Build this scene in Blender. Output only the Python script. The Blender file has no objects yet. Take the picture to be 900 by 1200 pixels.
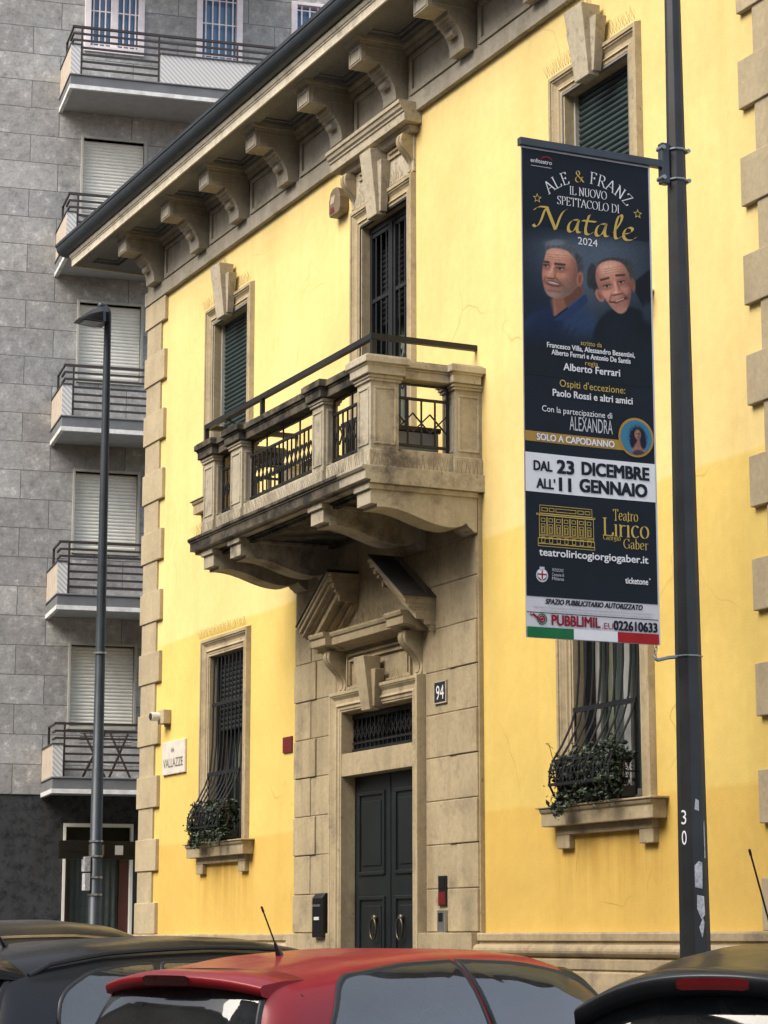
import bpy, bmesh, math, random
import numpy as np
from mathutils import Vector, Matrix
from mathutils.bvhtree import BVHTree
R = math.radians
PI = math.pi
random.seed(7)
SC = bpy.context.scene
COL = SC.collection

# ------------------------------------------------------------------ camera, light, exposure
CAM = Vector((19.898, -9.3845, 1.55))
YAW, PITCH = R(25.25), math.atan(500 / 2700)
fw = Vector((-math.cos(YAW), math.sin(YAW), 0)); rt = Vector((math.sin(YAW), math.cos(YAW), 0)); upv = Vector((0, 0, 1))
Fv = fw * math.cos(PITCH) + upv * math.sin(PITCH); Uv = -fw * math.sin(PITCH) + upv * math.cos(PITCH)
cd = bpy.data.cameras.new('camera'); cam = bpy.data.objects.new('camera', cd); COL.objects.link(cam)
cd.sensor_fit = 'VERTICAL'; cd.sensor_height = 36; cd.sensor_width = 27; cd.lens = 36 * 2700 / 1200
cd.clip_start = 0.1; cd.clip_end = 2000
M = Matrix((rt, Uv, -Fv)).transposed().to_4x4(); M.translation = CAM
cam.matrix_world = M
SC.camera = cam

SUN_EL, SUN_AZ = R(46), R(174)          # direction the light comes from: azimuth clockwise from +Y
w = bpy.data.worlds.new('World'); SC.world = w; w.use_nodes = True
nt = w.node_tree; nt.nodes.clear()
sky = nt.nodes.new('ShaderNodeTexSky'); sky.sky_type = 'NISHITA'; sky.sun_disc = False
sky.sun_elevation = SUN_EL; sky.sun_rotation = SUN_AZ
sky.air_density = 1.0; sky.dust_density = 4.0; sky.ozone_density = 1.0
bg = nt.nodes.new('ShaderNodeBackground'); bg.inputs['Strength'].default_value = 0.15
wo = nt.nodes.new('ShaderNodeOutputWorld')
ov = nt.nodes.new('ShaderNodeMix'); ov.data_type = 'RGBA'; ov.inputs[0].default_value = .38      # thin bright cloud over the clear sky
ov.inputs[7].default_value = (6.2, 6.5, 6.9, 1)
nt.links.new(sky.outputs[0], ov.inputs[6]); nt.links.new(ov.outputs[2], bg.inputs[0]); nt.links.new(bg.outputs[0], wo.inputs[0])
sl = bpy.data.lights.new('sun', 'SUN'); so = bpy.data.objects.new('sun', sl); COL.objects.link(so)
sl.energy = 2.45; sl.angle = R(40); sl.color = (1.0, 0.93, 0.82)
sd = Vector((math.sin(SUN_AZ) * math.cos(SUN_EL), math.cos(SUN_AZ) * math.cos(SUN_EL), math.sin(SUN_EL)))
so.rotation_euler = (-sd).to_track_quat('-Z', 'Y').to_euler(); so.location = (0, -20, 30)
vs = SC.view_settings
vs.view_transform = 'Standard'; vs.look = 'None'; vs.gamma = 1; vs.exposure = 0.83; vs.use_curve_mapping = False

# ------------------------------------------------------------------ materials
def newmat(name):
    m = bpy.data.materials.new(name); m.use_nodes = True
    nt = m.node_tree; b = nt.nodes['Principled BSDF']
    return m, nt, b
def N(nt, t, **kw):
    n = nt.nodes.new(t)
    for k, v in kw.items():
        if k in n.inputs: n.inputs[k].default_value = v
        else: setattr(n, k, v)
    return n
def L(nt, a, b): nt.links.new(a, b)
def mixc(nt, fac, a, b, blend='MIX'):
    n = nt.nodes.new('ShaderNodeMix'); n.data_type = 'RGBA'; n.blend_type = blend
    for sock, val in ((n.inputs[0], fac), (n.inputs[6], a), (n.inputs[7], b)):
        if hasattr(val, 'node'): nt.links.new(val, sock)
        elif sock.type == 'RGBA': sock.default_value = (*val[:3], 1)
        else: sock.default_value = val
    return n.outputs[2]
def noise(nt, scale, detail=4, rough=.55, coord=None, vec=None):
    n = N(nt, 'ShaderNodeTexNoise'); n.inputs['Scale'].default_value = scale
    n.inputs['Detail'].default_value = detail; n.inputs['Roughness'].default_value = rough
    if vec is None:
        tc = N(nt, 'ShaderNodeTexCoord'); vec = tc.outputs['Object']
    nt.links.new(vec, n.inputs['Vector'])
    return n.outputs['Fac']
def ramp(nt, fac, stops):
    n = nt.nodes.new('ShaderNodeValToRGB'); e = n.color_ramp.elements
    while len(e) < len(stops): e.new(.5)
    for el, (p, c) in zip(e, stops):
        el.position = p; el.color = (*c, 1) if not isinstance(c, float) else (c, c, c, 1)
    nt.links.new(fac, n.inputs[0]); return n.outputs[0]
def bump(nt, b, height, strength=.3, dist=.01):
    n = N(nt, 'ShaderNodeBump'); n.inputs['Strength'].default_value = strength; n.inputs['Distance'].default_value = dist
    nt.links.new(height, n.inputs['Height']); nt.links.new(n.outputs[0], b.inputs['Normal'])
def mapping(nt, scale=(1, 1, 1), loc=(0, 0, 0)):
    tc = N(nt, 'ShaderNodeTexCoord'); mp = N(nt, 'ShaderNodeMapping')
    mp.inputs['Scale'].default_value = scale; mp.inputs['Location'].default_value = loc
    nt.links.new(tc.outputs['Object'], mp.inputs[0]); return mp.outputs[0]
def plain(name, c, rough=.5, metal=0, var=.12, vscale=6, bmp=0, coat=0, bscale=60, spec=.5):
    m, nt, b = newmat(name)
    f = noise(nt, vscale, 5)
    col = ramp(nt, f, [(.3, tuple(x * (1 - var) for x in c)), (.7, tuple(min(1, x * (1 + var)) for x in c))])
    L(nt, col, b.inputs['Base Color'])
    b.inputs['Roughness'].default_value = rough; b.inputs['Metallic'].default_value = metal
    b.inputs['Coat Weight'].default_value = coat; b.inputs['Coat Roughness'].default_value = .03
    b.inputs['Specular IOR Level'].default_value = spec
    if bmp: bump(nt, b, noise(nt, bscale, 3), bmp, .004)
    return m

def m_plaster():
    m, nt, b = newmat('yellow_plaster')
    tc = N(nt, 'ShaderNodeTexCoord'); sep = N(nt, 'ShaderNodeSeparateXYZ'); L(nt, tc.outputs['Object'], sep.inputs[0])
    wob = noise(nt, 1.2, 2)
    z = N(nt, 'ShaderNodeMath', operation='MULTIPLY_ADD'); L(nt, wob, z.inputs[0]); z.inputs[1].default_value = .05; L(nt, sep.outputs[2], z.inputs[2])
    def step(z0):
        s = N(nt, 'ShaderNodeMapRange'); L(nt, z.outputs[0], s.inputs[0])
        s.inputs[1].default_value = z0 - .02; s.inputs[2].default_value = z0 + .02; return s.outputs[0]
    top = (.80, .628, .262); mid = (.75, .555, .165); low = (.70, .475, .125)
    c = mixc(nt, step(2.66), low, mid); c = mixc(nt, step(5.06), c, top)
    big = ramp(nt, noise(nt, .55, 5, .6), [(.32, (.86, .84, .80)), (.62, (1.03, 1.03, 1.04))])
    c = mixc(nt, 1.0, c, big, 'MULTIPLY')
    fine = ramp(nt, noise(nt, 9, 6, .7), [(.3, (.94, .93, .92)), (.7, (1.03, 1.03, 1.03))])
    c = mixc(nt, 1.0, c, fine, 'MULTIPLY')
    # faint vertical rain streaks
    st = ramp(nt, noise(nt, 1, 5, .6, vec=mapping(nt, (3.2, 3.2, .16))), [(.30, (.87, .84, .76)), (.50, (1, 1, 1))])
    c = mixc(nt, .4, c, st, 'MULTIPLY')
    ax = N(nt, 'ShaderNodeMath', operation='ABSOLUTE'); L(nt, sep.outputs[0], ax.inputs[0])
    a1 = N(nt, 'ShaderNodeMath', operation='SUBTRACT'); L(nt, ax.outputs[0], a1.inputs[0]); a1.inputs[1].default_value = 4.14
    a2 = N(nt, 'ShaderNodeMath', operation='ABSOLUTE'); L(nt, a1.outputs[0], a2.inputs[0])
    mxx = N(nt, 'ShaderNodeMapRange'); L(nt, a2.outputs[0], mxx.inputs[0]); mxx.inputs[1].default_value = .95; mxx.inputs[2].default_value = .70
    mzz = N(nt, 'ShaderNodeMapRange'); L(nt, sep.outputs[2], mzz.inputs[0]); mzz.inputs[1].default_value = 1.62; mzz.inputs[2].default_value = 2.40
    mm = N(nt, 'ShaderNodeMath', operation='MULTIPLY'); L(nt, mxx.outputs[0], mm.inputs[0]); L(nt, mzz.outputs[0], mm.inputs[1])
    dr = ramp(nt, noise(nt, 1, 6, .65, vec=mapping(nt, (7, 7, .35))), [(.40, (.78, .70, .58)), (.60, (1, 1, 1))])
    cut = N(nt, 'ShaderNodeMapRange'); L(nt, sep.outputs[2], cut.inputs[0]); cut.inputs[1].default_value = 2.62; cut.inputs[2].default_value = 2.55
    mm2 = N(nt, 'ShaderNodeMath', operation='MULTIPLY'); L(nt, mm.outputs[0], mm2.inputs[0]); L(nt, cut.outputs[0], mm2.inputs[1])
    c = mixc(nt, mm2.outputs[0], c, mixc(nt, 1.0, c, dr, 'MULTIPLY'))
    sp = ramp(nt, noise(nt, 5, 2, .5), [(.205, (.55, .42, .28)), (.225, (1, 1, 1))])
    c = mixc(nt, .6, c, sp, 'MULTIPLY')
    wv = N(nt, 'ShaderNodeVectorMath', operation='MULTIPLY_ADD'); nn = N(nt, 'ShaderNodeTexNoise'); nn.inputs['Scale'].default_value = 1.5; L(nt, tc.outputs['Object'], nn.inputs['Vector']); L(nt, nn.outputs['Color'], wv.inputs[0]); wv.inputs[1].default_value = (.7, .7, .7); L(nt, tc.outputs['Object'], wv.inputs[2])
    vo = N(nt, 'ShaderNodeTexVoronoi', feature='DISTANCE_TO_EDGE'); vo.inputs['Scale'].default_value = .42; L(nt, wv.outputs[0], vo.inputs['Vector'])
    ck = ramp(nt, vo.outputs['Distance'], [(.0, (.72, .66, .55)), (.004, (1, 1, 1))]); ckm = ramp(nt, noise(nt, .8, 3), [(.52, (0, 0, 0)), (.62, (1, 1, 1))])
    sepk = N(nt, 'ShaderNodeSeparateColor'); L(nt, ckm, sepk.inputs[0]); c = mixc(nt, sepk.outputs[0], c, mixc(nt, 1.0, c, ck, 'MULTIPLY'))
    L(nt, c, b.inputs['Base Color']); b.inputs['Roughness'].default_value = .85; b.inputs['Specular IOR Level'].default_value = .2
    bump(nt, b, noise(nt, 55, 5, .7), .35, .006)
    return m
def m_stone(name, c, dirt=0.0, pits=True, dirtc=(.045, .038, .03), dscale=2.2, streak=.5):
    m, nt, b = newmat(name)
    f1 = noise(nt, 1.7, 6, .65); f2 = noise(nt, 22, 4, .7)
    col = ramp(nt, f1, [(.28, tuple(x * .80 for x in c)), (.52, c), (.75, tuple(x * 1.14 for x in c))])
    col = mixc(nt, 1.0, col, ramp(nt, f2, [(.3, (.86, .85, .83)), (.68, (1.06, 1.06, 1.06))]), 'MULTIPLY')
    stf = ramp(nt, noise(nt, 1, 5, .6, vec=mapping(nt, (5, 5, .5))), [(.30, (.62, .58, .52)), (.52, (1, 1, 1))])
    col = mixc(nt, streak, col, stf, 'MULTIPLY')
    if pits:
        p = ramp(nt, noise(nt, 1, 3, .6, vec=mapping(nt, (34, 34, 16))), [(.27, (.42, .38, .32)), (.34, (1, 1, 1))])
        col = mixc(nt, .8, col, p, 'MULTIPLY')
    gi = N(nt, 'ShaderNodeNewGeometry'); col = mixc(nt, 1.0, col, ramp(nt, gi.outputs['Random Per Island'], [(0, (.90, .895, .88)), (1, (1.07, 1.065, 1.05))]), 'MULTIPLY')
    if dirt > 0:
        d = ramp(nt, noise(nt, dscale, 7, .72), [(.5 - dirt * .45, 1.0), (.5 - dirt * .45 + .22, 0.0)]) if False else ramp(nt, noise(nt, dscale, 7, .72), [(.25 + .35 * dirt, (1, 1, 1)), (.42 + .35 * dirt, (0, 0, 0))])
        sepd = N(nt, 'ShaderNodeSeparateColor'); L(nt, d, sepd.inputs[0])
        col = mixc(nt, sepd.outputs[0], col, dirtc)
    L(nt, col, b.inputs['Base Color']); b.inputs['Roughness'].default_value = .88; b.inputs['Specular IOR Level'].default_value = .25
    bump(nt, b, noise(nt, 40, 6, .75), .4, .006)
    return m
def m_slabs():
    """grey rough stone cladding in long running courses"""
    m, nt, b = newmat('grey_stone_cladding')
    br = N(nt, 'ShaderNodeTexBrick'); br.offset = .38; br.squash = 1
    br.inputs['Scale'].default_value = 1; br.inputs['Brick Width'].default_value = 1.33; br.inputs['Row Height'].default_value = .5142
    br.inputs['Mortar Size'].default_value = .007; br.inputs['Mortar Smooth'].default_value = .1; br.inputs['Bias'].default_value = 0
    br.inputs['Color1'].default_value = (.31, .305, .30, 1); br.inputs['Color2'].default_value = (.44, .435, .42, 1); br.inputs['Mortar'].default_value = (.15, .15, .15, 1)
    tc = N(nt, 'ShaderNodeTexCoord'); sep = N(nt, 'ShaderNodeSeparateXYZ'); cmb = N(nt, 'ShaderNodeCombineXYZ')
    L(nt, tc.outputs['Object'], sep.inputs[0]); L(nt, sep.outputs[0], cmb.inputs[0]); 
    zo = N(nt, 'ShaderNodeMath', operation='ADD'); zo.inputs[1].default_value = .135; L(nt, sep.outputs[2], zo.inputs[0]); L(nt, zo.outputs[0], cmb.inputs[1])
    L(nt, cmb.outputs[0], br.inputs['Vector'])
    va = N(nt, 'ShaderNodeVectorMath', operation='MULTIPLY_ADD'); L(nt, br.outputs['Color'], va.inputs[0]); va.inputs[1].default_value = (170, 60, 110); L(nt, tc.outputs['Object'], va.inputs[2])
    f = ramp(nt, noise(nt, 5.5, 9, .76, vec=va.outputs[0]), [(.30, (.50, .50, .49)), (.43, (.88, .88, .87)), (.57, (1.10, 1.09, 1.08)), (.66, (1.7, 1.68, 1.64))])
    c = mixc(nt, 1.0, br.outputs['Color'], f, 'MULTIPLY')
    c = mixc(nt, 1.0, c, ramp(nt, noise(nt, 16, 6, .75), [(.30, (.62, .62, .61)), (.45, (1, 1, 1)), (.62, (1.05, 1.05, 1.04)), (.68, (1.35, 1.34, 1.32))]), 'MULTIPLY')
    lg = ramp(nt, noise(nt, .5, 4, .6), [(.3, (.75, .74, .72)), (.7, (1.12, 1.12, 1.13))])
    c = mixc(nt, 1.0, c, lg, 'MULTIPLY')
    L(nt, c, b.inputs['Base Color']); b.inputs['Roughness'].default_value = .85
    mx = N(nt, 'ShaderNodeMath', operation='MULTIPLY_ADD'); L(nt, br.outputs['Fac'], mx.inputs[0]); mx.inputs[1].default_value = -1.5; L(nt, noise(nt, 14, 6, .7), mx.inputs[2])
    bump(nt, b, mx.outputs[0], .55, .02)
    return m
def m_glass(name, tint=(.02, .025, .03), rough=.02, transp=.0, ior=1.5):
    m, nt, b = newmat(name)
    b.inputs['Base Color'].default_value = (*tint, 1); b.inputs['Roughness'].default_value = rough
    b.inputs['Specular IOR Level'].default_value = .5; b.inputs['IOR'].default_value = ior
    L(nt, ramp(nt, noise(nt, 3, 3), [(.3, (rough,) * 3), (.8, (rough + .05,) * 3)]), b.inputs['Roughness'])
    if transp:
        t = N(nt, 'ShaderNodeBsdfTransparent'); t.inputs[0].default_value = (.85, .9, .9, 1)
        mx = N(nt, 'ShaderNodeMixShader'); mx.inputs[0].default_value = transp
        L(nt, b.outputs[0], mx.inputs[1]); L(nt, t.outputs[0], mx.inputs[2]); L(nt, mx.outputs[0], nt.nodes['Material Output'].inputs[0])
    return m
def m_carglass(name, tint, ior):
    m, nt, b = newmat(name)
    fr = N(nt, 'ShaderNodeFresnel'); fr.inputs['IOR'].default_value = ior
    gl = N(nt, 'ShaderNodeBsdfGlossy'); L(nt, ramp(nt, noise(nt, 4, 4), [(.3, (.01,) * 3), (.8, (.05,) * 3)]), gl.inputs['Roughness'])
    tr = N(nt, 'ShaderNodeBsdfTransparent'); tr.inputs[0].default_value = (*tint, 1)
    mx = N(nt, 'ShaderNodeMixShader'); L(nt, fr.outputs[0], mx.inputs[0]); L(nt, tr.outputs[0], mx.inputs[1]); L(nt, gl.outputs[0], mx.inputs[2])
    df = N(nt, 'ShaderNodeBsdfDiffuse'); df.inputs[0].default_value = (.38, .42, .44, 1)      # pale film painted in to brighten panes, in place of sky reflections
    m2 = N(nt, 'ShaderNodeMixShader'); L(nt, ramp(nt, noise(nt, 3, 6, .7), [(.3, (.02,) * 3), (.8, (.11,) * 3)]), m2.inputs[0]); L(nt, mx.outputs[0], m2.inputs[1]); L(nt, df.outputs[0], m2.inputs[2])
    L(nt, m2.outputs[0], nt.nodes['Material Output'].inputs[0]); return m
def m_paint(name, c, flake=0, rough=.32):
    m, nt, b = newmat(name)
    f = ramp(nt, noise(nt, 2.5, 6, .65), [(.3, tuple(x * .9 for x in c)), (.7, tuple(min(1, x * 1.08) for x in c))])
    L(nt, f, b.inputs['Base Color']); b.inputs['Metallic'].default_value = flake
    L(nt, ramp(nt, noise(nt, 5, 6, .7), [(.3, (rough,) * 3), (.75, (rough + .18,) * 3)]), b.inputs['Roughness'])
    b.inputs['Coat Weight'].default_value = .8
    L(nt, ramp(nt, noise(nt, 7, 5, .7), [(.35, (.10,) * 3), (.8, (.24,) * 3)]), b.inputs['Coat Roughness']); b.inputs['Coat Weight'].default_value = .30; b.inputs["Specular IOR Level"].default_value = .4
    return m
def m_vcol(name):
    m, nt, b = newmat(name)
    a = N(nt, 'ShaderNodeVertexColor'); a.layer_name = 'print'
    L(nt, a.outputs[0], b.inputs['Base Color']); b.inputs['Roughness'].default_value = .55; b.inputs['Specular IOR Level'].default_value = .15; return m
def m_leaf(name, c1, c2, c3):
    m, nt, b = newmat(name)
    g = N(nt, 'ShaderNodeNewGeometry')
    col = ramp(nt, g.outputs['Random Per Island'], [(0, c1), (.55, c2), (1, c3)])
    L(nt, col, b.inputs['Base Color']); b.inputs['Roughness'].default_value = .5
    return m
def m_asphalt():
    m, nt, b = newmat('asphalt')
    c = ramp(nt, noise(nt, 90, 4, .7), [(.3, (.035, .035, .036)), (.75, (.085, .083, .08))])
    c = mixc(nt, 1.0, c, ramp(nt, noise(nt, .6, 5), [(.3, (.75, .75, .75)), (.7, (1.15, 1.14, 1.12))]), 'MULTIPLY')
    L(nt, c, b.inputs['Base Color']); b.inputs['Roughness'].default_value = .85
    bump(nt, b, noise(nt, 120, 3), .5, .005); return m

STONE = (.42, .345, .222)
MAT = dict(
    plaster=m_plaster(), stone=m_stone('beige_travertine', STONE, dirt=.16, dirtc=(.24, .195, .135), dscale=3.5), stone_key=m_stone('pitted_travertine', (.45, .395, .30), dirt=.12, dirtc=(.2, .17, .13), dscale=14, streak=.25),
    plinth=m_stone('plinth_stone', (.43, .345, .22), streak=.45, dirt=.2, dirtc=(.22, .175, .12), dscale=2.5), quoin=m_stone('quoin_stone', (.45, .375, .25), pits=False, streak=.25),
    eave=m_stone('eave_render', (.37, .335, .275), pits=False, dirt=.16, dirtc=(.19, .165, .13), dscale=1.6),
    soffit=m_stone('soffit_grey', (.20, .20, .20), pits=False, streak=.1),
    fascia=m_stone('fascia_render', (.66, .60, .48), dirt=.1, dirtc=(.25, .22, .17), pits=False, streak=.6),
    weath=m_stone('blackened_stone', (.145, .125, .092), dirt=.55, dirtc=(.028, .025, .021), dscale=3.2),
    balc=m_stone('balcony_stone', (.46, .41, .315), dirt=.22, dirtc=(.12, .105, .085), dscale=2.0),
    lead=plain('lead_sheet', (.035, .033, .032), .6, var=.3),
    gutter=plain('dark_gutter_metal', (.036, .045, .056), .42, .2, var=.2),
    roof=plain('brown_roof_tiles', (.20, .09, .05), .8, var=.3, vscale=2),
    shut=plain('dark_green_shutter', (.022, .040, .040), .45, var=.15),
    shutD=plain('charcoal_shutter', (.018, .022, .025), .5, var=.15),
    iron=plain('black_iron', (.013, .014, .016), .5, .2, var=.3, bmp=.2),
    door=plain('black_green_door', (.010, .014, .015), .42, var=.25, vscale=3),
    brass=plain('dull_brass', (.10, .085, .06), .4, .8),
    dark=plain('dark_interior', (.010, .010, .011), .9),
    cream=plain('cream_curtain', (.80, .72, .52), .9, var=.1),
    greyc=plain('grey_curtain', (.28, .28, .27), .9, var=.1),
    wframe=plain('brown_window_frame', (.045, .035, .03), .5),
    glass=m_glass('window_glass', (.03, .035, .035), .02, .80),
    spike=plain('wire_spikes', (.16, .12, .06), .5, .3),
    marble=plain('white_marble', (.62, .58, .50), .5, var=.12, vscale=9),
    ink=plain('engraved_ink', (.10, .09, .08), .7), white=plain('white_plastic', (.62, .62, .60), .4, var=.06), black=plain('black_plastic', (.012, .012, .013), .3),
    navyplate=plain('dark_enamel', (.012, .014, .022), .25), redp=plain('red_enamel', (.13, .014, .012), .35), steel=plain('brushed_steel', (.42, .42, .40), .35, .8),
    beigeb=plain('beige_box', (.17, .125, .075), .5), 
    slab=m_slabs(), dkstone=m_stone('dark_gneiss', (.060, .063, .068), pits=False, dirt=.3, dirtc=(.02, .021, .023), dscale=5),
    conc=plain('grey_concrete', (.16, .165, .17), .85, var=.15, vscale=3), concw=plain('white_lip', (.70, .70, .68), .7, var=.25, vscale=5),
    under=plain('pale_underside', (.40, .41, .41), .85, var=.08), mosaic=None, peach=plain('peach_render', (.52, .44, .35), .85),
    rshut=plain('ivory_roller_shutter', (.84, .82, .74), .6, var=.06), alu=plain('pale_frame', (.42, .41, .36), .5),
    railb=plain('brown_rail_paint', (.035, .024, .020), .45), blueglass=m_glass('blue_pane', (.10, .20, .33), .08),
    wpaint=plain('white_paint', (.8, .72, .72), .5), wood=plain('red_wood', (.07, .018, .012), .45), cap=plain('dark_coping', (.05, .05, .052), .7),
    pole=plain('anthracite_pole_paint', (.020, .022, .025), .42, .15, var=.3, vscale=4, bmp=.1), galv=plain('galvanised_metal', (.25, .28, .30), .4, .6, var=.15),
    sticker=plain('torn_white_sticker', (.45, .45, .47), .7, var=.4, vscale=40), lampglass=plain('lamp_lens', (.35, .38, .40), .15),
    fabric=plain('white_banner_vinyl', (.62, .60, .62), .5, var=.03), pnavy=plain('printed_navy', (.0105, .0150, .0225), .5, var=.18, vscale=3, spec=.15),
    pwhite=plain('printed_white', (.78, .77, .78), .5, var=.02, spec=.15), pgold=plain('printed_gold', (.56, .40, .10), .5, var=.08, spec=.15), pgold2=plain('printed_ochre', (.40, .24, .05), .5, var=.06, spec=.15),
    pblack=plain('printed_black', (.013, .016, .026), .5, spec=.15), pgreen=plain('printed_green', (.012, .15, .05), .5, spec=.15), pred=plain('printed_red', (.36, .014, .018), .5, spec=.15), pdred=plain('printed_maroon', (.27, .012, .03), .5, spec=.15), psilver=plain('printed_silver', (.55, .55, .58), .5, spec=.15),
    photo=m_vcol('printed_photograph'),
    leaf=m_leaf('ivy_leaf', (.005, .010, .004), (.012, .024, .008), (.032, .055, .020)), stem=plain('brown_stem', (.05, .035, .02), .8), pot=plain('dark_planter', (.012, .012, .012), .7),
    tleaf=m_leaf('tree_leaf', (.02, .045, .012), (.05, .09, .025), (.10, .14, .04)),
    cred=m_paint('red_car_paint', (.30, .008, .014), .05), cblk=m_paint('black_car_paint', (.010, .011, .013), .3), cgry=m_paint('grey_car_paint', (.035, .036, .04), .5, .3), cbrz=m_paint('bronze_car_paint', (.05, .045, .038), .5, .3), cwht=m_paint('white_van_paint', (.6, .62, .64), 0),
    cglass=m_carglass('car_rear_glass', (.30, .37, .40), 1.75), cside=m_carglass('car_side_glass', (.62, .70, .72), 2.5), bglass=m_glass('building_glass', (.02, .03, .035), .02), seatc=plain('dark_seat_fabric', (.028, .028, .03), .85), trim=plain('black_trim', (.010, .010, .011), .35), rubber=plain('tyre_rubber', (.015, .015, .015), .9), alloy=plain('alloy', (.35, .35, .36), .3, .9),
    tail=plain('red_lamp_lens', (.16, .006, .006), .12, coat=1), taild=plain('dark_red_lens', (.035, .004, .004), .15, coat=1), sheen=plain('roof_sheen_metal', (.55, .50, .42), .25, .9),
    asph=m_asphalt(), pave=plain('pavement_slabs', (.16, .155, .15), .85, var=.2, vscale=2, bmp=.3), kerb=plain('granite_kerb', (.24, .235, .23), .8, var=.15, vscale=12), line=plain('road_paint', (.6, .6, .58), .7, var=.2, vscale=10),
    opp=plain('brown_opposite_wall', (.17, .12, .085), .85, var=.15, vscale=.8), opp2=plain('ochre_opposite_wall', (.28, .19, .10), .85, var=.15, vscale=.8),
)
def m_mosaic():
    m, nt, b = newmat('white_mosaic_parapet')
    wv = N(nt, 'ShaderNodeTexWave', wave_type='BANDS', bands_direction='DIAGONAL'); wv.inputs['Scale'].default_value = 7
    L(nt, mapping(nt, (1, 1, 1)), wv.inputs['Vector'])
    c = ramp(nt, wv.outputs['Fac'], [(.25, (.44, .43, .42)), (.55, (.66, .65, .63))]); L(nt, c, b.inputs['Base Color']); b.inputs['Roughness'].default_value = .5
    return m
MAT['mosaic'] = m_mosaic()

# ------------------------------------------------------------------ mesh helpers
class MB:
    def __init__(s): s.v = []; s.f = []
    def add(s, vs, fs):
        o = len(s.v); s.v += [tuple(v) for v in vs]; s.f += [tuple(i + o for i in f) for f in fs]; return s
    def box(s, x0, x1, y0, y1, z0, z1):
        v = [(x, y, z) for x in (x0, x1) for y in (y0, y1) for z in (z0, z1)]
        return s.add(v, [(0, 1, 3, 2), (4, 6, 7, 5), (0, 4, 5, 1), (2, 3, 7, 6), (0, 2, 6, 4), (1, 5, 7, 3)])
    def prism(s, pts, a0, a1, axis='y', caps=True):
        """polygon extruded along an axis. axis y: pts are (x,z); axis x: pts are (y,z); axis z: pts are (x,y)"""
        def P(p, a): return (p[0], a, p[1]) if axis == 'y' else (a, p[0], p[1]) if axis == 'x' else (p[0], p[1], a)
        n = len(pts); v = [P(p, a0) for p in pts] + [P(p, a1) for p in pts]
        f = [(i, (i + 1) % n, (i + 1) % n + n, i + n) for i in range(n)]
        if caps: f += [tuple(range(n))[::-1], tuple(range(n, 2 * n))]
        return s.add(v, f)
    def tube(s, path, r, n=8, cap=True, flat=None):
        path = [Vector(p) for p in path]; rings = []
        rr = r if isinstance(r, (list, tuple)) else [r] * len(path)
        ref = None
        for i, p in enumerate(path):
            d = (path[min(i + 1, len(path) - 1)] - path[max(i - 1, 0)]).normalized()
            if ref is None:
                ref = Vector((0, 0, 1)) if abs(d.z) < .9 else Vector((1, 0, 0))
            a = d.cross(ref).normalized(); b = a.cross(d).normalized(); ref = b
            rings.append([p + (a * math.cos(2 * PI * (k + .5) / n) + b * math.sin(2 * PI * (k + .5) / n)) * rr[i] for k in range(n)])
        v = [q for g in rings for q in g]; f = []
        for i in range(len(path) - 1):
            for k in range(n): f.append((i * n + k, i * n + (k + 1) % n, (i + 1) * n + (k + 1) % n, (i + 1) * n + k))
        if cap: f += [tuple(range(n))[::-1], tuple((len(path) - 1) * n + k for k in range(n))]
        return s.add(v, f)
    def bar(s, a, b, w):
        """square bar"""
        return s.tube([a, b], w * .7071, 4)
    def grid(s, P):
        h, wd = len(P), len(P[0]); v = [p for row in P for p in row]
        return s.add(v, [(i * wd + j, i * wd + j + 1, (i + 1) * wd + j + 1, (i + 1) * wd + j) for i in range(h - 1) for j in range(wd - 1)])
    def tri(s, a, b, c): return s.add([a, b, c], [(0, 1, 2)])
    def build(s, name, mat, parent=None, bevel=0, smooth=False, norm=True, loc=None):
        me = bpy.data.meshes.new(name); me.from_pydata(s.v, [], s.f); me.update()
        if norm:
            bm = bmesh.new(); bm.from_mesh(me); bmesh.ops.recalc_face_normals(bm, faces=bm.faces); bm.to_mesh(me); bm.free()
        if smooth:
            for p in me.polygons: p.use_smooth = True
        o = bpy.data.objects.new(name, me); COL.objects.link(o)
        if mat is not None: me.materials.append(MAT[mat] if isinstance(mat, str) else mat)
        if parent: o.parent = parent
        if bevel:
            bv = o.modifiers.new('bevel', 'BEVEL'); bv.width = bevel; bv.segments = 2; bv.limit_method = 'ANGLE'; bv.angle_limit = R(40)
        return o
def tag(o, label=None, cat=None, group=None, kind=None):
    if label: o['label'] = label
    if cat: o['category'] = cat
    if group: o['group'] = group
    if kind: o['kind'] = kind
    return o
def thing(name, label, cat, loc=(0, 0, 0), rz=0, group=None):
    o = bpy.data.objects.new(name, None); COL.objects.link(o); o.location = loc; o.rotation_euler = (0, 0, rz)
    o.empty_display_size = .3
    return tag(o, label, cat, group)
def copy_tree(o, parent=None):
    c = o.copy(); COL.objects.link(c)
    if parent: c.parent = parent
    for ch in list(o.children): copy_tree(ch, c)
    return c
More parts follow.
